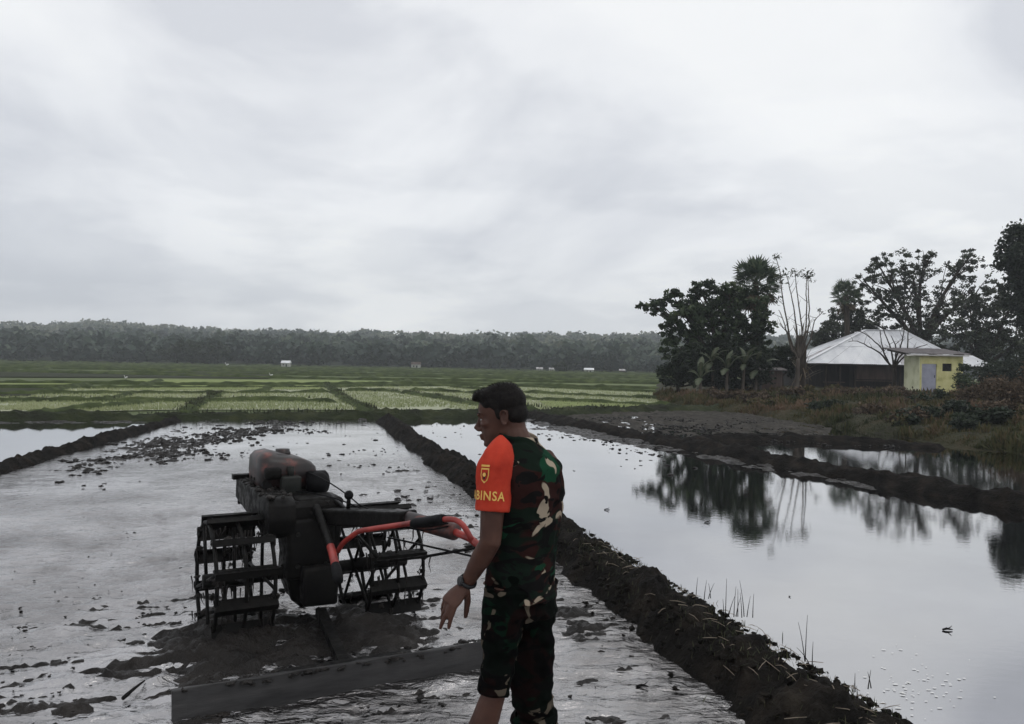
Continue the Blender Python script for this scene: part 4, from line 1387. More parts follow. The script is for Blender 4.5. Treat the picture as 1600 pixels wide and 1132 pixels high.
scatter(60, lambda y, n: bund_x(y) + .7 + np.abs(rng.normal(0, 1.2, n)), lambda r: 12 + 10 * r, .015, .05)
scatter(160, lambda y, n: -4.6 + rng.normal(0, .6, n), lambda r: 18 + 5 * r, .02, .06)
scatter(420, lambda y, n: TR_C[0] + rng.normal(0, 1.0, n), lambda r: 3.6 + 2.6 * r, .008, .032, .005)
scatter(90, lambda y, n: rng.uniform(-4, .8, n), lambda r: 3.0 + 5 * r, .006, .022, .005)
scatter(260, lambda y, n: np.interp(y, [10, 13, 16, 20, 24], [5.2, 4.2, 3.1, 1.65, .5]) - .45 - np.abs(rng.normal(0, .7, n)), lambda r: 12 + 11 * r, .02, .07)
scatter(1500, lambda y, n: rng.uniform(2.0, 8.6, n), lambda r: 17.6 + 9 * r, .015, .09, .02)
o = put('mud_clods', clod_mesh(np.concatenate(cp), np.concatenate(cs), 5), M['mud'], None, True)
tag(o, 'small dark mud clods sticking out of the shallow water', 'mud clods', None, 'stuff')

# crumbs of soil and dead straw on the near bund
n = 1500
y = 2.0 + 9 * rng.random(n) ** 1.4
off_ = rng.normal(0, .17, n)
zb_ = .19 * np.cos(np.clip(np.abs(off_) / .42, 0, 1) * math.pi / 2) ** .75
pos = np.stack([bund_x(y) + off_, y + .265 * off_, zb_ - .005], 1)
o = put('soil_crumbs', clod_mesh(pos, rng.uniform(.005, .022, n), 6, .8), M['bund'], None, True)
tag(o, 'crumbled dark soil on top of the long bund', 'soil', None, 'stuff')
g = Geo()
for k in range(170):
    y = 2.4 + 4.5 * random.random() ** 1.2
    of = random.gauss(.05, .13)
    z = .19 * math.cos(min(1, abs(of) / .45) * math.pi / 2) ** .75 + .022
    c = np.array((bund_x(y) + of, y, z)); a = random.uniform(0, 6.28); L = random.uniform(.03, .11)
    d = np.array((math.cos(a), math.sin(a), random.uniform(-.2, .5))) * L
    g.tube([c - d / 2, c + (0, 0, random.uniform(0, .01)), c + d / 2], [.0016, .0022, .001], 4)
o = g.build('straw', M['straw'], None)
tag(o, 'pale bits of dead straw lying on the long bund', 'straw', None, 'stuff')
n = 2600
y = 2.0 + 6 * rng.random(n) ** 1.1
of = rng.normal(.02, .15, n)
zb_ = .19 * np.cos(np.clip(np.abs(of) / .42, 0, 1) * math.pi / 2) ** .75
hh = rng.uniform(.012, .05, n)
V, F, T = blades(np.stack([bund_x(y) + of, y, zb_], 1), hh, hh * .12, rng.random(n) * .7, .7)
o = put('moss_grass', fast_mesh('moss_grass', V, F, T), M['reed'])
tag(o, 'very short dull green grass on the long bund', 'grass', None, 'stuff')


def reed(u, v, stems, label, cat='reeds'):
    """upright stems by photo pixel: each (du, height px, lean px)"""
    b = G(u, v, .20)
    Y = b[1]
    t = thing('reed_tuft', label, cat, b - np.array((0, 0, .03)))
    for du, h, ln in stems:
        p0 = b + np.array((du / FPX * Y, random.uniform(-.04, .04), -.05))
        p1 = p0 + np.array((ln / FPX * Y, random.uniform(-.03, .03), h / FPX * Y + .05))
        m_ = (p0 + p1) / 2 + np.array((-ln * .25 / FPX * Y, 0, 0))
        Geo().tube(bez(p0, m_, p1, 6), np.linspace(.0032, .0009, 6), 5).build('stem', M['ironmud'], t, True)


reed(1140, 950, [(-6, 46, 0), (-2, 22, 8), (5, 34, 4), (12, 30, 0), (17, 26, -3), (22, 44, -8), (26, 22, 3), (-10, 16, -3), (34, 24, 2), (9, 18, 6)], 'tuft of thin upright reed stems on the edge of the long bund')
reed(1262, 1022, [(0, 56, 4), (-1, 44, -9), (0, 14, -22), (3, 22, 2)], 'single forked dry weed stalk on the long bund')
reed(1096, 925, [(-8, 22, 2), (4, 18, 4), (12, 14, 8), (16, 12, -4)], 'few short weed stalks on the long bund before the reed tuft')
reed(1358, 1062, [(0, 16, 1), (-26, 10, 3), (6, 8, -4)], 'short thin sprouts on the crumbling end of the long bund')

# twigs lying in the water
def drift(u, v, label):
    c = G(u, v, .003)
    t = thing('twig', label, 'twig', c)
    Geo().tube([c + (-.03, 0, .003), c + (0, .006, .009), c + (.035, .0, .004)], [.006, .008, .003], 6).build('stick', M['ironmud'], t, True)
    Geo().tube([c + (.003, .005, .008), c + (.018, -.006, .022), c + (.03, 0, .03)], [.003, .0026, .0013], 5).build('side_shoot', M['ironmud'], t, True)


c0, c1 = G(192, 1090, .01), G(226, 1064, .02)
t = thing('stick', 'dark bent stick lying in the churned mud away from the tractor', 'stick', c0)
Geo().tube(bez(c0 - (0, 0, .006), (c0 + c1) / 2 + (.01, 0, .012), c1, 7), [.010, .011, .009, .008, .007, .006, .004], 7).build('stem', M['ironmud'], t, True)
nf_ = 90
fo = np.stack([rng.normal(1425, 60, nf_), rng.normal(1075, 28, nf_)], 1)
fp = np.array([G(u, v, .002) for u, v in fo])
fp = fp[(fp[:, 0] > bund_x(fp[:, 1]) + .42)]
fs = rng.uniform(.003, .009, len(fp))
an = np.linspace(0, 2 * math.pi, 7, endpoint=False)
V = (fp[:, None, :] + np.stack([np.cos(an)[None] * fs[:, None] * rng.uniform(.8, 2.2, (len(fp), 1)), np.sin(an)[None] * fs[:, None] * rng.uniform(.6, 1.1, (len(fp), 7)), np.zeros((len(fp), 7)) + .002], -1))
top = fp + (0, 0, .0028)
VV = np.concatenate([V.reshape(-1, 3), top]); nb_ = len(fp)
F = np.array([(i * 7 + j, i * 7 + (j + 1) % 7, nb_ * 7 + i) for i in range(nb_) for j in range(7)])
o = put('foam_flecks', fast_mesh('foam_flecks', VV, F), M['feather'], None, True)
tag(o, 'small white foam flecks floating on the calm paddy beside the long bund', 'foam', None, 'stuff')
drift(1003, 1074, 'small dark sprig in the churned mud between the man and the long bund')
drift(1480, 985, 'small dark twig floating alone in the calm paddy')
drift(1105, 817, 'dark floating scrap in the calm paddy near the tree reflection')
drift(948, 797, 'tiny dark twig in the calm paddy close to the long bund')

# ------------------------------------------------------------------ walking tractor
PHI = math.radians(30)
DR = np.array((math.cos(PHI), math.sin(PHI), 0)); FW = np.array((-math.sin(PHI), math.cos(PHI), 0))
OR = np.array((TR_C[0], TR_C[1], 0.0))


def T(w, f, z):
    """tractor axes: w to its right from the middle of the axle, f forward, z up"""
    return OR + DR * w + FW * f + np.array((0, 0, z))


RT = np.stack([DR, FW, np.array((0, 0, 1.0))], 1)
tr = thing('walking_tractor', 'muddy two wheeled walking tractor with cage wheels, red handlebar and levelling board', 'tractor', (OR[0], OR[1], -.06), PHI)
AX = .315


def drip(co, no, amp=.006, fr=22.0, seed=3):
    return no * (amp * fbm(co[:, 0] * fr, co[:, 1] * fr, co[:, 2] * fr, seed=seed, octv=3))[:, None]


def tbox(w, f, z, size, name, mat, bevel=.012, parent=tr, R=None, remesh=0, amp=0):
    g = Geo(); g.box(T(w, f, z), size, RT if R is None else RT @ R)
    return g.build(name, M[mat], parent, True, bevel=bevel, disp=(lambda c, n: drip(c, n, amp)) if amp else None)


# cage wheels
def cage_wheel(w0, w1, side):
    R = .385
    wc = (w0 + w1) / 2
    g = Geo()
    g.tube([T(w0 - .02, 0, AX), T(w1 + .02, 0, AX)], .045, 12)
    wh = g.build('cage_wheel', M['ironmud'], tr, True)
    wh['label'] = 'muddy iron cage wheel with paddle lugs'
    th = np.linspace(0, 2 * math.pi, 41)
    for w in (w0, wc, w1):
        pts = [T(w, R * .94 * math.cos(a), AX + R * .94 * math.sin(a)) for a in th]
        Geo().tube(pts, .0125, 6, False).build('rim', M['ironmud'], wh, True)
        for k in range(4):
            a = k * math.pi / 2 + .3 + w
            Geo().tube([T(w, 0, AX), T(w, R * .94 * math.cos(a), AX + R * .94 * math.sin(a))], .011, 6).build('spoke', M['ironmud'], wh, True)
    nl = 12
    for k in range(nl):
        a = 2 * math.pi * k / nl + .16
        c = T(wc, R * .96 * math.cos(a), AX + R * .96 * math.sin(a))
        # lug: an angled flat paddle across the rims with a stiffening flange
        tang = a + math.pi / 2 - .55
        Rl = rotm(tang - math.pi / 2, 0, 0)
        g = Geo()
        g.box(c, (w1 - w0 + .03, .010, .085), RT @ rotm(a - math.pi / 2 + .45, 0, 0))
        g.box(c + RT @ (rotm(a - math.pi / 2 + .45, 0, 0) @ np.array((0, -.018, .038))), (w1 - w0 + .03, .036, .009), RT @ rotm(a - math.pi / 2 + .45, 0, 0))
        g.build('lug', M['ironmud'], wh, False)
    # mud and dripping straw caught on the wheel
    g = Geo()
    pc, sc_ = [], []
    for k in range(90):
        a = random.uniform(0, 2 * math.pi)
        w = random.choice((w0, w1, wc, random.uniform(w0, w1), random.uniform(w0, w1)))
        rr = R * random.uniform(.88, 1.0)
        p = T(w, rr * math.cos(a), AX + rr * math.sin(a))
        if p[2] < .03: continue
        if k % 2: pc.append(p - (0, 0, .008)); sc_.append(random.uniform(.008, .024))
        for j in range(random.randint(0, 4)):
            q = p + np.array((random.gauss(0, .025), random.gauss(0, .025), 0)); L = random.uniform(.03, .13)
            g.tube([q, q + (random.gauss(0, .006), 0, -L * .5), q + (random.gauss(0, .014), 0, -L)], [.005, .0035, .0012], 4)
    cm = g.build('hanging_straw', M['mud'], wh, True); cm['kind'] = 'stuff'
    cm = put('caked_mud', clod_mesh(np.array(pc), np.array(sc_), 3, .9), M['mud'], wh, True); cm['kind'] = 'stuff'
    return wh


cage_wheel(-.635, -.30, -1)
cage_wheel(.31, .663, 1)
Geo().tube([T(-.31, 0, AX), T(.31, 0, AX)], .038, 10).build('axle', M['ironmud'], tr, True)

# transmission case: tapered casting from the axle up to the gearbox
g = Geo()
for z, a, b, f in ((.20, .12, .12, 0), (.33, .13, .15, 0), (.46, .12, .13, .01), (.60, .13, .15, .02), (.72, .15, .17, .04), (.78, .14, .16, .05)):
    pass
rings = []
for z, a, b, f in ((.10, .07, .08, 0), (.16, .13, .13, 0), (.30, .17, .16, 0), (.44, .165, .15, .0), (.58, .18, .17, .0), (.69, .20, .20, .02), (.76, .19, .19, .02), (.79, .15, .16, .02)):
    th = np.linspace(0, 2 * math.pi, 20, endpoint=False)
    sq = lambda c: np.sign(c) * np.abs(c) ** .32
    rings.append(np.array([T(a * sq(math.cos(t_)), f + b * sq(math.sin(t_)), z) for t_ in th]))
g = Geo(); g.loft(rings)
g.build('gearbox', M['ironmud'], tr, False, disp=lambda c, n: drip(c, n, .008))
tbox(-.04, -.17, .50, (.30, .08, .38), 'chain_case', 'ironmud', .03, amp=.006)
tbox(0, -.24, .28, (.22, .14, .24), 'hitch_block', 'ironmud', .02, amp=.006)
# engine bed rails
for w in (-.13, .13):
    Geo().bar(T(w, -.10, .655), T(w, .92, .655), .055, .06).build('frame_rail', M['ironmud'], tr)
Geo().bar(T(-.16, .92, .655), T(.16, .92, .655), .05, .06).build('frame_rail', M['ironmud'], tr)
Geo().bar(T(-.30, .78, .30), T(-.30, .78, .80), .035, .035).build('front_stand', M['ironmud'], tr)
Geo().bar(T(-.30, .78, .66), T(-.10, .78, .66), .03, .03).build('front_stand', M['ironmud'], tr)
# engine
EW, EF = -.07, .45
eng = tbox(EW, EF, .79, (.36, .42, .22), 'engine', 'ironmud', .035, amp=.006)
eng['label'] = 'dark muddy diesel engine'
g = Geo()
rings = []
for z, a, b in ((.80, .17, .19), (.84, .195, .215), (.92, .205, .225), (.985, .200, .22), (1.02, .17, .19), (1.036, .11, .13)):
    th = np.linspace(0, 2 * math.pi, 28, endpoint=False)
    sq = lambda c: np.sign(c) * np.abs(c) ** .42
    rings.append(np.array([T(EW + .0 + a * sq(math.cos(t_)), EF + b * sq(math.sin(t_)), z - .035 * math.cos(t_) * (z > .95)) for t_ in th]))
g.loft(rings)
tank = g.build('fuel_tank', M['redmud'], tr, True)
tank['label'] = 'mud spattered red fuel tank'
Geo().tube([T(EW, EF, 1.03), T(EW, EF, 1.045), T(EW, EF, 1.05), T(EW, EF, 1.068)], [.055, .055, .05, .048], 16).build('tank_cap', M['redmud'], tank, True)
# air cleaner drum on the right, muffler box at the back
g = Geo(); g.tube([T(.04, EF - .22, .855), T(.055, EF - .22, .855), T(.17, EF - .22, .855), T(.185, EF - .22, .855)], [.065, .08, .08, .065], 20)
g.build('air_cleaner', M['rubber'], tr, True)
Geo().oval(T(.11, EF - .26, .855), (.082, .078, .078), 18, 12).build('air_cleaner_cover', M['rubber'], tr, True)
tbox(-.08, EF - .27, .83, (.13, .09, .17), 'muffler', 'greymetal', .015)
Geo().tube([T(-.075, EF - .25, .9), T(-.075, EF - .25, .975)], .022, 10).build('exhaust_pipe', M['greymetal'], tr, True)
tbox(-.19, EF - .23, .93, (.11, .08, .08), 'cylinder_cover', 'ironmud', .02)
g = Geo(); g.tube([T(-.20, EF, .79), T(-.215, EF, .79), T(-.25, EF, .79), T(-.26, EF, .79)], [.13, .15, .15, .13], 24)
g.build('flywheel', M['ironmud'], tr, True)
for k in range(6):
    a = k * math.pi / 3
    Geo().tube([T(-.255, EF + .10 * math.cos(a), .79 + .10 * math.sin(a)), T(-.275, EF + .10 * math.cos(a), .79 + .10 * math.sin(a))], .012, 6).build('bolt', M['greymetal'], tr)
for k in range(5):
    tbox(EW + .10, EF - .215 - .001 * k, .715 + .022 * k, (.12, .035, .008), 'cooling_fin', 'ironmud', .002)
for w, z in ((-.13, .40), (.05, .40), (-.13, .60), (.05, .60)):
    Geo().tube([T(w, -.20, z), T(w, -.228, z)], .014, 6).build('bolt', M['greymetal'], tr)
# belt guard: long folded cover on the left with a rounded rear end
prof = []
f0, f1, zt, zb2 = .80, -.14, .83, .69
g = Geo()
ringL = []
for w in (-.315, -.145):
    p = [T(w, f0, zb2), T(w, f0, zt)]
    for a in np.linspace(math.pi / 2, -math.pi / 2, 5):
        p.append(T(w, f1 - .10 * math.cos(a), .70 + .13 * math.sin(a)))
    ringL.append(np.array(p))
g.loft(ringL)
g.build('belt_guard', M['ironmud'], tr, True, bevel=.012, disp=lambda c, n: drip(c, n, .004))
Geo().bar(T(-.335, f0 + .01, .838), T(-.13, f0 + .01, .838), .07, .035).build('guard_flange', M['ironmud'], tr)
# main handle beam, a tapered box section rising from the gearbox towards the operator's right
hb0 = P(496, 806, 5.22)
hb1 = P(640, 812, 4.62); hb2 = P(712, 832, 4.32); hb3 = P(752, 856, 4.18)
Geo().bar(hb0, hb1, .13, .10).build('handle_beam', M['ironmud'], tr, bevel=.012)
tbox(.04, .0, .755, (.30, .26, .10), 'gearbox_cover', 'ironmud', .025, amp=.005)
Geo().tube([hb1 - (hb2 - hb1) * .3, hb1, hb2 - (hb2 - hb1) * .02, hb2], [.044, .046, .046, .040], 16).build('handle_sleeve', M['redmud'], tr, True)
Geo().tube([hb2 - (hb2 - hb1) * .3, hb2, P(735, 842, 4.24), hb3, P(775, 872, 4.12)], .020, 12).build('handle_end', M['red'], tr, True)


def px_path(pts, n=26):
    q = np.array([P(*p) for p in pts])
    c = np.concatenate([[0], np.cumsum(np.linalg.norm(np.diff(q, axis=0), axis=1))])
    s = np.linspace(0, c[-1], n)
    r = np.stack([np.interp(s, c, q[:, k]) for k in range(3)], 1)
    for _ in range(2): r[1:-1] = (r[:-2] + 2 * r[1:-1] + r[2:]) / 4
    return r


Geo().tube(px_path([(528, 862, 4.92), (534, 850, 4.88), (560, 830, 4.75), (600, 824, 4.62), (648, 817, 4.45), (690, 812, 4.30), (712, 811, 4.24), (724, 818, 4.22), (732, 835, 4.22), (738, 846, 4.22)], 40), .0155, 12).build('handlebar', M['red'], tr, True)
gp = px_path([(645, 818, 4.46), (662, 816, 4.40), (680, 813, 4.335), (694, 812, 4.29)], 14)
Geo().tube(gp, [.025, .029, .027, .028, .027, .028, .027, .028, .027, .028, .027, .029, .032, .027], 12).build('grip', M['rubber'], tr, True, disp=lambda c, n: drip(c, n, .003, 60))
# the other handlebar pointing back at the viewer
lh = px_path([(494, 792, 5.12), (503, 815, 5.0), (512, 842, 4.86), (519, 862, 4.74), (524, 884, 4.6), (529, 908, 4.45)], 20)
Geo().tube(lh[:12], .024, 12).build('handlebar', M['ironmud'], tr, True)
Geo().tube(lh[10:16], .0245, 12).build('red_sleeve', M['red'], tr, True)
Geo().tube(lh[15:], [.026, .03, .031, .030, .026], 12).build('grip', M['rubber'], tr, True)
# gear lever
Geo().tube([T(.12, -.06, .80), P(544, 800, 5.05), P(545, 778, 5.02)], [.014, .017, .013], 8).build('gear_lever', M['ironmud'], tr, True)
kb = P(545, 774, 5.02)
Geo().oval(kb, (.029, .029, .030), 14, 10).build('lever_knob', M['rubber'], tr, True)
# control rods, clutch wire and hook
Geo().tube([P(606, 840, 4.85), P(660, 852, 4.55), P(740, 870, 4.2), P(775, 878, 4.1)], .006, 6).build('control_rod', M['ironmud'], tr, True)
Geo().tube([P(585, 879, 4.85), P(640, 873, 4.65), P(670, 869, 4.5), P(740, 857, 4.2), P(770, 852, 4.12)], .009, 6).build('control_rod', M['ironmud'], tr, True)
hk = px_path([(730, 826, 4.22), (732, 838, 4.22), (736, 848, 4.22), (744, 852, 4.22), (748, 846, 4.22), (742, 842, 4.22)], 16)
Geo().tube(hk, .006, 6).build('hook', M['ironmud'], tr, True)
for a, b in (((556, 842, 5.0), (568, 870, 5.0)), ((598, 845, 4.9), (600, 858, 4.9)), ((560, 838, 5.1), (590, 872, 4.95))):
    Geo().tube([P(*a), P(*b)], .011, 6).build('brace', M['ironmud'], tr, True)
Geo().oval(P(608, 848, 4.85), (.012, .012, .03), 8, 6).build('spring_weight', M['ironmud'], tr, True)
# cables from the handle to the engine, and mud thrown over the castings
for dv, e_ in ((0, T(.02, EF - .12, .93)), (5, T(-.10, EF - .20, .80))):
    cpath = px_path([(700, 818 + dv, 4.30), (660, 826 + dv, 4.45), (610, 812 + dv, 4.75), (560, 788 + dv, 5.0)], 14)
    cpath = np.concatenate([cpath, bez(cpath[-1], (cpath[-1] + e_) / 2 + (0, 0, .06), e_, 8)[1:]])
    Geo().tube(cpath, .0045, 6).build('cable', M['rubber'], tr, True)
sp_ = []
for k in range(170):
    a, z = random.uniform(0, 2 * math.pi), random.uniform(.12, .78)
    sp_.append(T(.17 * math.cos(a), .155 * math.sin(a), z))
for k in range(60):
    sp_.append(T(random.uniform(-.31, -.15), random.uniform(-.2, .75), .832))
cm = put('mud_splatter', clod_mesh(np.array(sp_), rng.uniform(.005, .020, len(sp_)), 8, .8), M['mud'], tr, True); cm['kind'] = 'stuff'
# drop bar and levelling board behind the wheels
Geo().bar(T(.0, -.28, .12), T(-.08, -1.06, .02), .06, .05).build('tow_bar', M['ironmud'], tr)
pa, pb = G(268, 1126, .0), G(778, 1038, .0)
ctr = (pa + pb) / 2; dd = pb - pa; Lp = np.linalg.norm(dd); ang = math.atan2(dd[1], dd[0])
nseg = 26
V, F = [], []
RP = rotm(math.radians(-14), 0, 0); RZ = rotm(0, 0, ang)
for i in range(nseg + 1):
    x = Lp * (i / nseg - .5)
    for y, z in ((-.02, -.10), (-.02, .135), (.02, .135), (.02, -.10)):
        V.append(ctr + RZ @ (np.array((x, 0, 0)) + RP @ np.array((0, y + .002 * math.sin(i * 1.7), z + .004 * math.sin(i * .9 + y * 60)))))
for i in range(nseg):
    for j in range(4):
        k = (j + 1) % 4
        F.append((i * 4 + j, (i + 1) * 4 + j, (i + 1) * 4 + k, i * 4 + k))
F += [(0, 1, 2, 3), (nseg * 4 + 3, nseg * 4 + 2, nseg * 4 + 1, nseg * 4)]
lb = Geo().add(V, F).build('levelling_board', M['plank'], tr, False, bevel=.006)
lb['label'] = 'long grey wooden levelling board'
Geo().bar(ctr + RZ @ np.array((-.35, .06, .11)), ctr + RZ @ np.array((.35, .06, .11)), .05, .04).build('board_batten', M['ironmud'], lb)
pc = [ctr + RZ @ np.array((random.uniform(-.5, .5) * Lp, random.uniform(.0, .09), .12 + random.uniform(-.015, .008))) for i in range(150)]
cm = put('caked_mud', clod_mesh(np.array(pc), rng.uniform(.006, .024, 150), 4, .5), M['mud'], lb, True); cm['kind'] = 'stuff'

# ------------------------------------------------------------------ the man
FACE = np.array((-.82, .572, 0.0)); LEFT = np.array((-.572, -.82, 0.0)); UP = np.array((0, 0, 1.0))
CH = np.array((.052, 3.12, 0.0))                        # middle of the chest, on plan
person = thing('person', 'man in camouflage uniform with orange red armband and rolled trousers standing by the tractor', 'person', (CH[0], CH[1], -.08))


def B(l, f, z):
    """body axes: l to his left, f forward, z up"""
    return CH + LEFT * l + FACE * f + UP * (z + .015)


HD = P(785, 648, 3.17)
hf = np.array((-.965, .26, 0.0)); hf /= np.linalg.norm(hf)
hl = np.array((-hf[1], hf[0], 0.0))                      # his left
pit = math.radians(12)
hF = hf * math.cos(pit) - UP * math.sin(pit); hU = UP * math.cos(pit) + hf * math.sin(pit)
RH = np.stack([hF, hl, hU], 1)


def Hh(x, y, z): return HD + RH @ np.array((x, y, z))


body = Geo()
def ho(g, c, r, R=None): g.oval(Hh(*c), r, 18, 12, RH if R is None else RH @ R)
HP = [(-.119, .074, .040, .016), (-.112, .088, .018, .030), (-.100, .0935, -.006, .042), (-.086, .0925, -.026, .050), (-.068, .0945, -.048, .057), (-.048, .0955, -.068, .062), (-.028, .094, -.080, .066),
      (-.010, .091, -.088, .069), (.004, .0895, -.092, .071), (.018, .0945, -.095, .072), (.042, .0935, -.096, .0735), (.066, .083, -.093, .071), (.090, .058, -.080, .061), (.107, .022, -.052, .040), (.114, -.002, -.028, .018)]
hrings = []
for z_, xf, xb, w_ in HP:
    th = np.linspace(0, 2 * math.pi, 36, endpoint=False)
    hrings.append(np.array([Hh((xf + xb) / 2 + (xf - xb) / 2 * math.cos(t_), w_ * math.sin(t_) * (1 - .16 * max(math.cos(t_), 0) ** 2), z_) for t_ in th]))
body.loft(hrings)
for s in (-1, 1):
    ho(body, (-.004, .046 * s, -.060), (.036, .012, .026), rotm(0, .5, 0))          # jaw angle
    ho(body, (.060, .044 * s, -.024), (.024, .018, .014))                           # cheekbone
    ho(body, (.083, .030 * s, .016), (.010, .024, .007))                            # brow
    ho(body, (.0755, .0318 * s, .0035), (.0120, .0145, .0075))                      # upper lid
    ho(body, (.0745, .0318 * s, -.0120), (.0110, .0140, .0048))                     # lower lid
    ho(body, (.101, .0115 * s, -.043), (.012, .0085, .009))                         # nostril wing
    # ear: bowl with rim
    body.tube([Hh(-.027 + .015 * math.cos(a), s * (.0765 + .007 * abs(math.sin(a))), -.012 + .028 * math.sin(a)) for a in np.linspace(-2.0, 2.6, 14)], .0042, 7)
    ho(body, (-.029, .0735 * s, -.013), (.013, .006, .023))
    ho(body, (-.022, .0760 * s, -.036), (.008, .005, .008))
body.tube([Hh(.087, 0, .010), Hh(.1015, 0, -.014), Hh(.1165, 0, -.034), Hh(.108, 0, -.0465)], [.0085, .0085, .0118, .007], 10)
ho(body, (.096, 0, -.0655), (.0145, .023, .0065)); ho(body, (.093, 0, -.0795), (.0145, .020, .0075))
ho(body, (.080, 0, -.104), (.018, .022, .014))
# neck to torso
body.tube([Hh(-.028, 0, -.005), Hh(-.032, 0, -.07), B(.0, .030, 1.37), B(0, -.005, 1.29)], [.054, .053, .060, .075], 16)
def ring(l0, f0, z, a, b, n=28, pw=.85):
    th = np.linspace(0, 2 * math.pi, n, endpoint=False)
    sq = lambda c: np.sign(c) * np.abs(c) ** pw
    return np.array([B(l0 + a * sq(math.cos(t_)), f0 + b * sq(math.sin(t_)), z) for t_ in th])
body.loft([ring(0, 0, .74, .12, .085), ring(0, 0, .95, .125, .095), ring(0, 0, 1.10, .14, .105), ring(0, 0, 1.22, .158, .112), ring(0, -.005, 1.30, .15, .10), ring(0, 0, 1.36, .07, .06)])
# arms
LS = B(.185, .0, 1.315); LE = P(766, 848, 2.93); LW = P(729, 912, 3.02)
RS = B(-.165, -.01, 1.265); RE = B(-.215, .02, .98); RW = B(-.20, .20, .86)
body.tube([B(.13, 0, 1.30), LS, LS * .5 + LE * .5, LE, LE * .65 + LW * .35, LW], [.055, .056, .046, .040, .039, .025], 16)
body.tube([B(-.13, 0, 1.30), RS, RS * .5 + RE * .5, RE, RE * .65 + RW * .35, RW], [.055, .056, .046, .040, .039, .025], 16)
# legs
LK, LA = P(773, 1080, 2.99), P(706, 1235, 3.0)
RK, RA = P(829, 1066, 3.20), P(846, 1228, 3.22)
LH, RH_ = B(.085, 0, .80), B(-.085, 0, .80)
for h, k, a in ((LH, LK, LA), (RH_, RK, RA)):
    c1 = k * .72 + a * .28 - FACE * .012
    body.tube([h + (0, 0, .04), h, h * .5 + k * .5, k * .93 + h * .07, k, c1, k * .35 + a * .65, a], [.07, .07, .052, .042, .044, .052, .041, .033], 18)
    toe = a + FACE * .17 + np.array((0, 0, -.07 - (a[2] - .06) * .3))
    body.tube([a - FACE * .045 + (0, 0, -.055), a + FACE * .02 + (0, 0, -.05), a + FACE * .11 + (0, 0, -.075), toe], [.032, .042, .038, .024], 12)


def hand(g, W, fore, palm_n, side, curl, spread=.10, thumb_dir=None, scale=1.0):
    """W wrist, fore: direction of the palm, palm_n: out of the back of the hand, side: towards the thumb"""
    fore = fore / np.linalg.norm(fore)
    side = side - fore * np.dot(side, fore); side /= np.linalg.norm(side)
    bn = np.cross(fore, side); bn *= np.sign(np.dot(bn, palm_n)); k = scale
    # palm
    rings = []
    th = np.linspace(0, 2 * math.pi, 16, endpoint=False)
    for t_, a, b in ((-.012, .024, .018), (.015, .029, .017), (.045, .039, .016), (.075, .041, .0145), (.092, .036, .011)):
        rings.append(np.array([W + fore * t_ * k + side * (a * math.cos(x)) * k + bn * (b * math.sin(x)) * k for x in th]))
    g.loft(rings)
    spec = [(.029, .043, .026, .020, .0092), (.0105, .047, .030, .021, .0095), (-.009, .044, .028, .020, .0090), (-.028, .035, .021, .018, .0080)]
    for i, (so, a, b, c, r) in enumerate(spec):
        p = W + fore * (.088 - .006 * abs(i - 1)) * k + side * so * k
        d = fore + side * (1.5 - i) * spread
        d /= np.linalg.norm(d)
        pts = [p - fore * .022 * k, p]
        for L, cu in ((a, curl[i][0]), (b, curl[i][1]), (c, curl[i][2])):
            d = d * math.cos(cu) - bn * math.sin(cu); d /= np.linalg.norm(d)
            pts.append(pts[-1] + d * L * k)
        g.tube(pts, [r * 1.0 * k, r * 1.05 * k, r * k, r * .92 * k, r * .72 * k], 10)
    td = (fore * .55 + side * .75 - bn * .35) if thumb_dir is None else thumb_dir
    td = td / np.linalg.norm(td)
    p = W + fore * .012 * k + side * .018 * k - bn * .006 * k
    m1 = p + td * .045 * k
    d2 = td * .8 + fore * .35; d2 /= np.linalg.norm(d2)
    g.tube([p, m1, m1 + d2 * .034 * k, m1 + d2 * .034 * k + (d2 + fore * .2 - bn * .25) * .024 * k], [.016 * k, .0135 * k, .0112 * k, .008 * k], 10)


hand(body, LW + (P(690, 956, 2.96) - LW) * .08, P(690, 956, 2.96) - LW, np.array((-.55, -.75, .35)), np.array((-.3, .5, .35)) * -1,
     [(.55, .22, .12), (.40, .20, .12), (.6, .5, .3), (.75, .6, .4)], .08, thumb_dir=np.array((.10, .25, -.75)))
hand(body, RW, np.array((-.3, .3, -.85)), np.array((.6, .6, .2)), FACE * 1.0, [(.4, .4, .3)] * 4)
bo = body.build('body', M['skin'], person, True, remesh=.0044, smooth_it=3, disp=lambda c, n: n * (.0008 * fbm(c[:, 0] * 40, c[:, 1] * 40, c[:, 2] * 40, seed=5, octv=2))[:, None])

# eyes
for s in (-1, 1):
    e_ = Geo().oval(Hh(.0735, .0315 * s, -.004), (.0112, .0112, .0112), 14, 10, RH).build('eye', M['white'], person, True)
    Geo().oval(Hh(.0812, .0325 * s, -.0045), (.0042, .0050, .0050), 12, 8, RH).build('iris', M['iris'], e_, True)
    Geo().tube([Hh(.0935, s * .016, .0195), Hh(.0905, s * .032, .0235), Hh(.075, s * .050, .018)], [.0035, .0045, .002], 7, flat=.8).build('eyebrow', M['hair'], person, True)
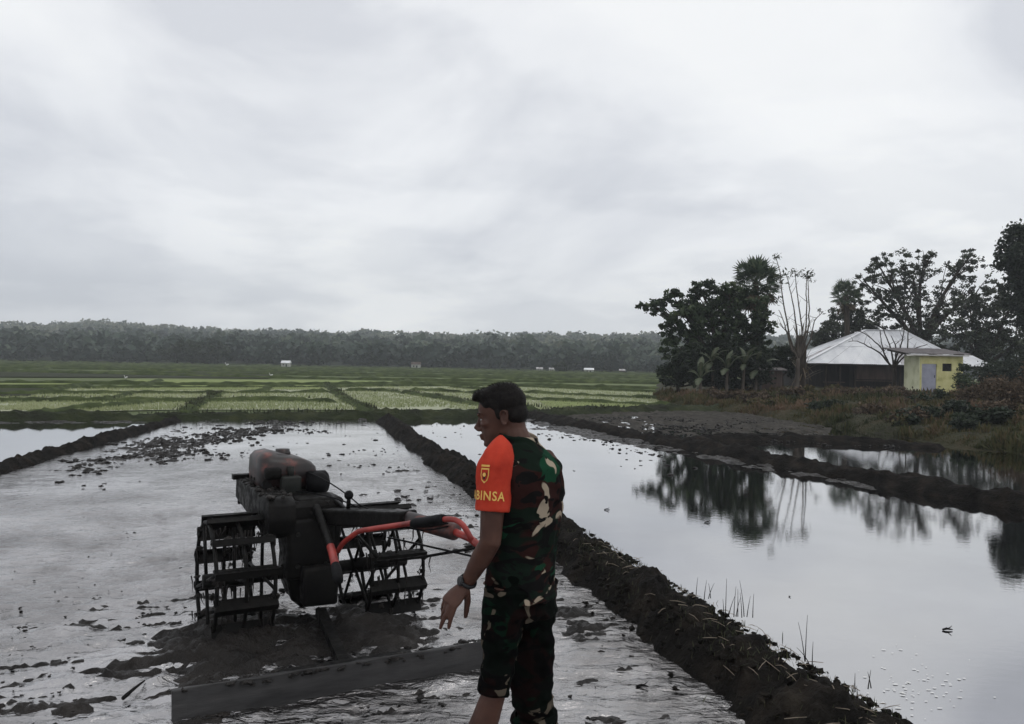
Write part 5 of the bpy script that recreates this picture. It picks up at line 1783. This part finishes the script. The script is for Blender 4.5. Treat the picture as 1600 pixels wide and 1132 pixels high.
# hair: cropped back and sides, longer swept-up fringe
hr = Geo()
ho(hr, (-.014, 0, .046), (.092, .0775, .074))
ho(hr, (-.048, 0, -.002), (.056, .065, .056))
for s in (-1, 1): ho(hr, (-.004, .066 * s, .010), (.016, .010, .030))
ho(hr, (.028, 0, .080), (.062, .071, .038))
ho(hr, (.020, 0, .050), (.058, .0765, .040))
ho(hr, (.072, 0, .090), (.036, .054, .024), rotm(0, .18, 0))
ho(hr, (.092, .0, .082), (.018, .042, .013), rotm(0, .25, 0))
ho(hr, (-.01, 0, .094), (.072, .062, .032))
def hair_disp(c, n):
    return n * (.0014 * fbm(c[:, 0] * 55, c[:, 1] * 55, c[:, 2] * 55, seed=9, octv=3))[:, None]
hro = hr.build('hair', M['hair'], person, True, remesh=.006, smooth_it=4, disp=hair_disp)
# short strands standing off the hair
nv = len(hro.data.vertices)
co = np.empty(nv * 3, np.float32); hro.data.vertices.foreach_get('co', co); co = co.reshape(-1, 3).astype(float)
no = np.empty(nv * 3, np.float32); hro.data.vertices.foreach_get('normal', no); no = no.reshape(-1, 3).astype(float)
idx = rng.integers(0, nv, 5200)
p0 = co[idx]; nn = no[idx]
upness = np.clip((p0 - co.mean(0)) @ hU / .08, -1, 1)
d = nn + hF * .5 * (upness[:, None] > .2) + rng.normal(0, .25, nn.shape); d /= np.linalg.norm(d, axis=1)[:, None]
Ls = (.003 + .006 * np.clip(upness, 0, 1)) * rng.uniform(.5, 1.3, len(p0))
sd = np.cross(d, rng.normal(size=d.shape)); sd /= np.linalg.norm(sd, axis=1)[:, None]; sd *= .0011
V = np.stack([p0 - sd - nn * .002, p0 + sd - nn * .002, p0 + d * Ls[:, None]], 1).reshape(-1, 3)
me = fast_mesh('strands', V, np.arange(len(V)).reshape(-1, 3)); me.materials.append(M['hair'])
so = bpy.data.objects.new('strands', me); COL.objects.link(so); so.parent = hro

# shirt: loose, hanging outside the trousers
sh = Geo()
sh.loft([ring(0, .0, .775, .156, .124), ring(0, 0, .84, .150, .119), ring(0, .0, .93, .144, .114), ring(0, -.003, 1.02, .152, .120), ring(0, -.008, 1.12, .167, .129), ring(0, -.012, 1.21, .180, .132),
         ring(0.01, -.012, 1.285, .172, .122), ring(.015, -.005, 1.335, .125, .096), ring(.005, .006, 1.365, .095, .080), ring(0, .018, 1.39, .074, .070)])
sh.tube([B(.12, -.005, 1.300), LS + (0, 0, .006), LS * .72 + LE * .28, LS * .42 + LE * .58], [.054, .050, .052, .053], 18)
sh.tube([B(-.10, -.005, 1.290), RS, RS * .7 + RE * .3, RS * .35 + RE * .65], [.060, .064, .062, .062], 18)
# collar
sh.tube([B(.074 * math.cos(a), .024 + .070 * math.sin(a), 1.395 + .010 * math.sin(a * 1.0)) for a in np.linspace(-math.pi * 1.38, math.pi * .38, 20)], .014, 8, flat=1.5)


def cloth(amp, seed, fr=(7, 7, 3.2)):
    def f(c, n):
        w = fbm(c[:, 0] * fr[0] + 2 * c[:, 2], c[:, 1] * fr[1] + 1.5 * c[:, 2], c[:, 2] * fr[2] * 2, seed=seed, octv=3)
        r = 1 - 2 * np.abs(w)
        return n * (amp * (r - .3))[:, None]
    return f


sho = sh.build('shirt', M['camo'], person, True, remesh=.0065, smooth_it=6, disp=cloth(.008, 31))
sho['label'] = 'camouflage shirt worn outside the trousers'
# trousers rolled up
tr_ = Geo()
tr_.loft([ring(0, 0, .70, .146, .112), ring(0, 0, .80, .147, .112), ring(0, 0, .90, .136, .104)])
LKc = LK * .93 + LH * .07; 
tr_.tube([LH + (0, 0, .02), LH * .6 + LK * .4, LH * .25 + LK * .75, LK * 1.0 + (0, 0, .03)], [.095, .080, .061, .053], 20)
RC = RK * .62 + RA * .38
tr_.tube([RH_ + (0, 0, .02), RH_ * .6 + RK * .4, RH_ * .1 + RK * .9, RK * .8 + RA * .2, RC], [.102, .094, .086, .080, .078], 20)
tro = tr_.build('trousers', M['shadecamo'], person, True, remesh=.0065, smooth_it=6, disp=cloth(.010, 37, (6, 6, 5)))
def cuff(k, c, r, tk, name='rolled_cuff'):
    d = (c - k) / np.linalg.norm(c - k); a, b, d = basis(d)
    g = Geo()
    th = np.linspace(0, 2 * math.pi, 26, endpoint=False)
    rings = []
    for s_, rr in ((-.035, r), (-.03, r + tk), (-.008, r + tk * 1.25), (.012, r + tk * .9), (.026, r + tk * 1.2), (.036, r + tk * .4), (.034, r - .006), (-.034, r - .006)):
        rings.append(np.array([c + d * s_ + (a * math.cos(x) + b * math.sin(x)) * (rr + .004 * math.sin(3 * x + s_ * 60)) for x in th]))
    g.loft(rings, False)
    g.build(name, M['shadecamo'], tro, True, disp=cloth(.004, 41, (14, 14, 10)))
cuff(LH, LK + (0, 0, .025), .051, .007)
cuff(RK, RC, .076, .016)

# orange armband over the left sleeve, with emblem and lettering
AD = LE - LS; AL = np.linalg.norm(AD); AD = AD / AL
av = -UP - AD * np.dot(-UP, AD)
# frame round the arm: e1 faces the viewer's side, e2 completes it
e1 = np.array((-.15, -1.0, 0.0)); e1 -= AD * np.dot(e1, AD); e1 /= np.linalg.norm(e1)
e2 = np.cross(AD, e1)                                    # along the writing
if e2[0] < 0: e2 = -e2
AC0 = LS + (0, 0, .012)


def arm_pt(s, th, off=0.0):
    """point on the armband: s metres down the arm, th angle from e1 towards e2"""
    r = np.interp(s, [-.085, -.07, -.045, -.02, .01, .06, .12, .185], [.004, .024, .044, .057, .064, .0665, .0650, .0640]) + off
    sl = np.clip((.02 - s) / .075, 0, 1)
    return AC0 + AD * s + (e1 * math.cos(th) + e2 * math.sin(th)) * r + (B(.10, 0, 1.33) - LS) * sl * .30


ab = Geo()
th = np.linspace(0, 2 * math.pi, 40, endpoint=False)
rings = [np.array([arm_pt(s, t_, .0025 * math.sin(5 * t_ + s * 40) * (s < .17)) for t_ in th]) for s in np.linspace(-.085, .185, 24)]
rings += [np.array([arm_pt(.189, t_, -.002) for t_ in th]), np.array([arm_pt(.184, t_, -.012) for t_ in th]), np.array([arm_pt(.05, t_, -.014) for t_ in th])]
ab.loft(rings, False)
abo = ab.build('armband', M['orange'], person, True, disp=cloth(.0016, 47, (16, 16, 9)))
abo['label'] = 'orange red cloth armband with yellow crest and lettering'


def on_arm(name, outline2d, s0, th0, mat, parent, off, scale=1.0, faces=None):
    """wrap flat print onto the armband: x along the arm's girth, y up the arm (metres)"""
    V = [arm_pt(s0 - y * scale, th0 + x * scale / .0775, off) for x, y in outline2d]
    return Geo().add(V, faces).build(name, mat, parent)


def text_mesh(txt, size):
    cu = bpy.data.curves.new('txt', 'FONT')
    cu.body = txt; cu.size = size; cu.align_x = 'CENTER'; cu.resolution_u = 3; cu.space_character = 1.12
    cu.offset = .0009
    o = bpy.data.objects.new('txt', cu); COL.objects.link(o)
    dg = bpy.context.evaluated_depsgraph_get(); dg.update()
    me = bpy.data.meshes.new_from_object(o.evaluated_get(dg))
    bpy.data.objects.remove(o)
    v = [tuple(x.co[:2]) for x in me.vertices]; f = [tuple(p.vertices) for p in me.polygons]
    return v, f


v_, f_ = text_mesh('BABINSA', .046)
wid = max(x for x, y in v_) - min(x for x, y in v_)
# right end of the word sits where the photograph shows it
v_ = [(x - max(x for x, y in v_), y) for x, y in v_]
on_arm('lettering', v_, .148, math.radians(47), M['gold'], abo, .0042, 1.0, f_)
# crest: shield with rim, bar above and a dark eagle-like device
shield = [(-.019, .026), (.019, .026), (.0195, .0), (.014, -.018), (0, -.029), (-.014, -.018), (-.0195, .0)]
inner = [(x * .78, y * .78) for x, y in shield]
TH0 = math.radians(-22)
on_arm('crest', shield, .060, TH0, M['gold'], abo, .0042, 1.0, [tuple(range(7))])
on_arm('crest_field', inner, .060, TH0, M['orange'], abo, .0050, 1.0, [tuple(range(7))])
dev = [(-.011, .010), (-.004, .004), (0, .013), (.004, .004), (.011, .010), (.008, -.004), (.004, -.008), (.006, -.017), (0, -.013), (-.006, -.017), (-.004, -.008), (-.008, -.004)]
on_arm('crest_device', dev, .060, TH0, M['blackprint'], abo, .0058, 1.0, [tuple(range(12))])
on_arm('crest_ring', [(.0075 * math.cos(a), .0075 * math.sin(a)) for a in np.linspace(0, 2 * math.pi, 14, endpoint=False)], .058, TH0, M['gold'], abo, .0064, 1.0, [tuple(range(14))])
on_arm('crest_bar', [(-.020, .031), (.020, .031), (.020, .038), (-.020, .038)], .060, TH0, M['gold'], abo, .0042, 1.0, [(0, 1, 2, 3)])
# watch on the left wrist
wd = (LW - LE) / np.linalg.norm(LW - LE); a_, b_, _ = basis(wd)
wc_ = LW - wd * .012
Geo().tube([wc_ + (a_ * math.cos(x) + b_ * math.sin(x)) * .030 for x in np.linspace(0, 2 * math.pi, 25)], .0065, 6, False, 1.5).build('watch_strap', M['watch'], person, True)
fc = np.array((-.8, -.55, .2)); fc -= wd * np.dot(fc, wd); fc /= np.linalg.norm(fc)
Geo().tube([wc_ + fc * .026, wc_ + fc * .030, wc_ + fc * .037, wc_ + fc * .038], [.017, .018, .018, .015], 16).build('watch_case', M['watch'], person, True)

# ------------------------------------------------------------------ air
hz_m = bpy.data.materials.new('haze')
hz_m.use_nodes = True
hnt = hz_m.node_tree
for n_ in list(hnt.nodes):
    if n_.type != 'OUTPUT_MATERIAL': hnt.nodes.remove(n_)
pv = hnt.nodes.new('ShaderNodeVolumePrincipled')
pv.inputs['Color'].default_value = (.86, .90, .95, 1)
pv.inputs['Density'].default_value = .0007
hnt.links.new(pv.outputs[0], hnt.nodes['Material Output'].inputs['Volume'])
hzo = Geo().box((0, 495, 44), (3000, 1050, 94)).build('haze', hz_m)
tag(hzo, 'thin pale haze over the plain and hills', 'haze', None, 'stuff')
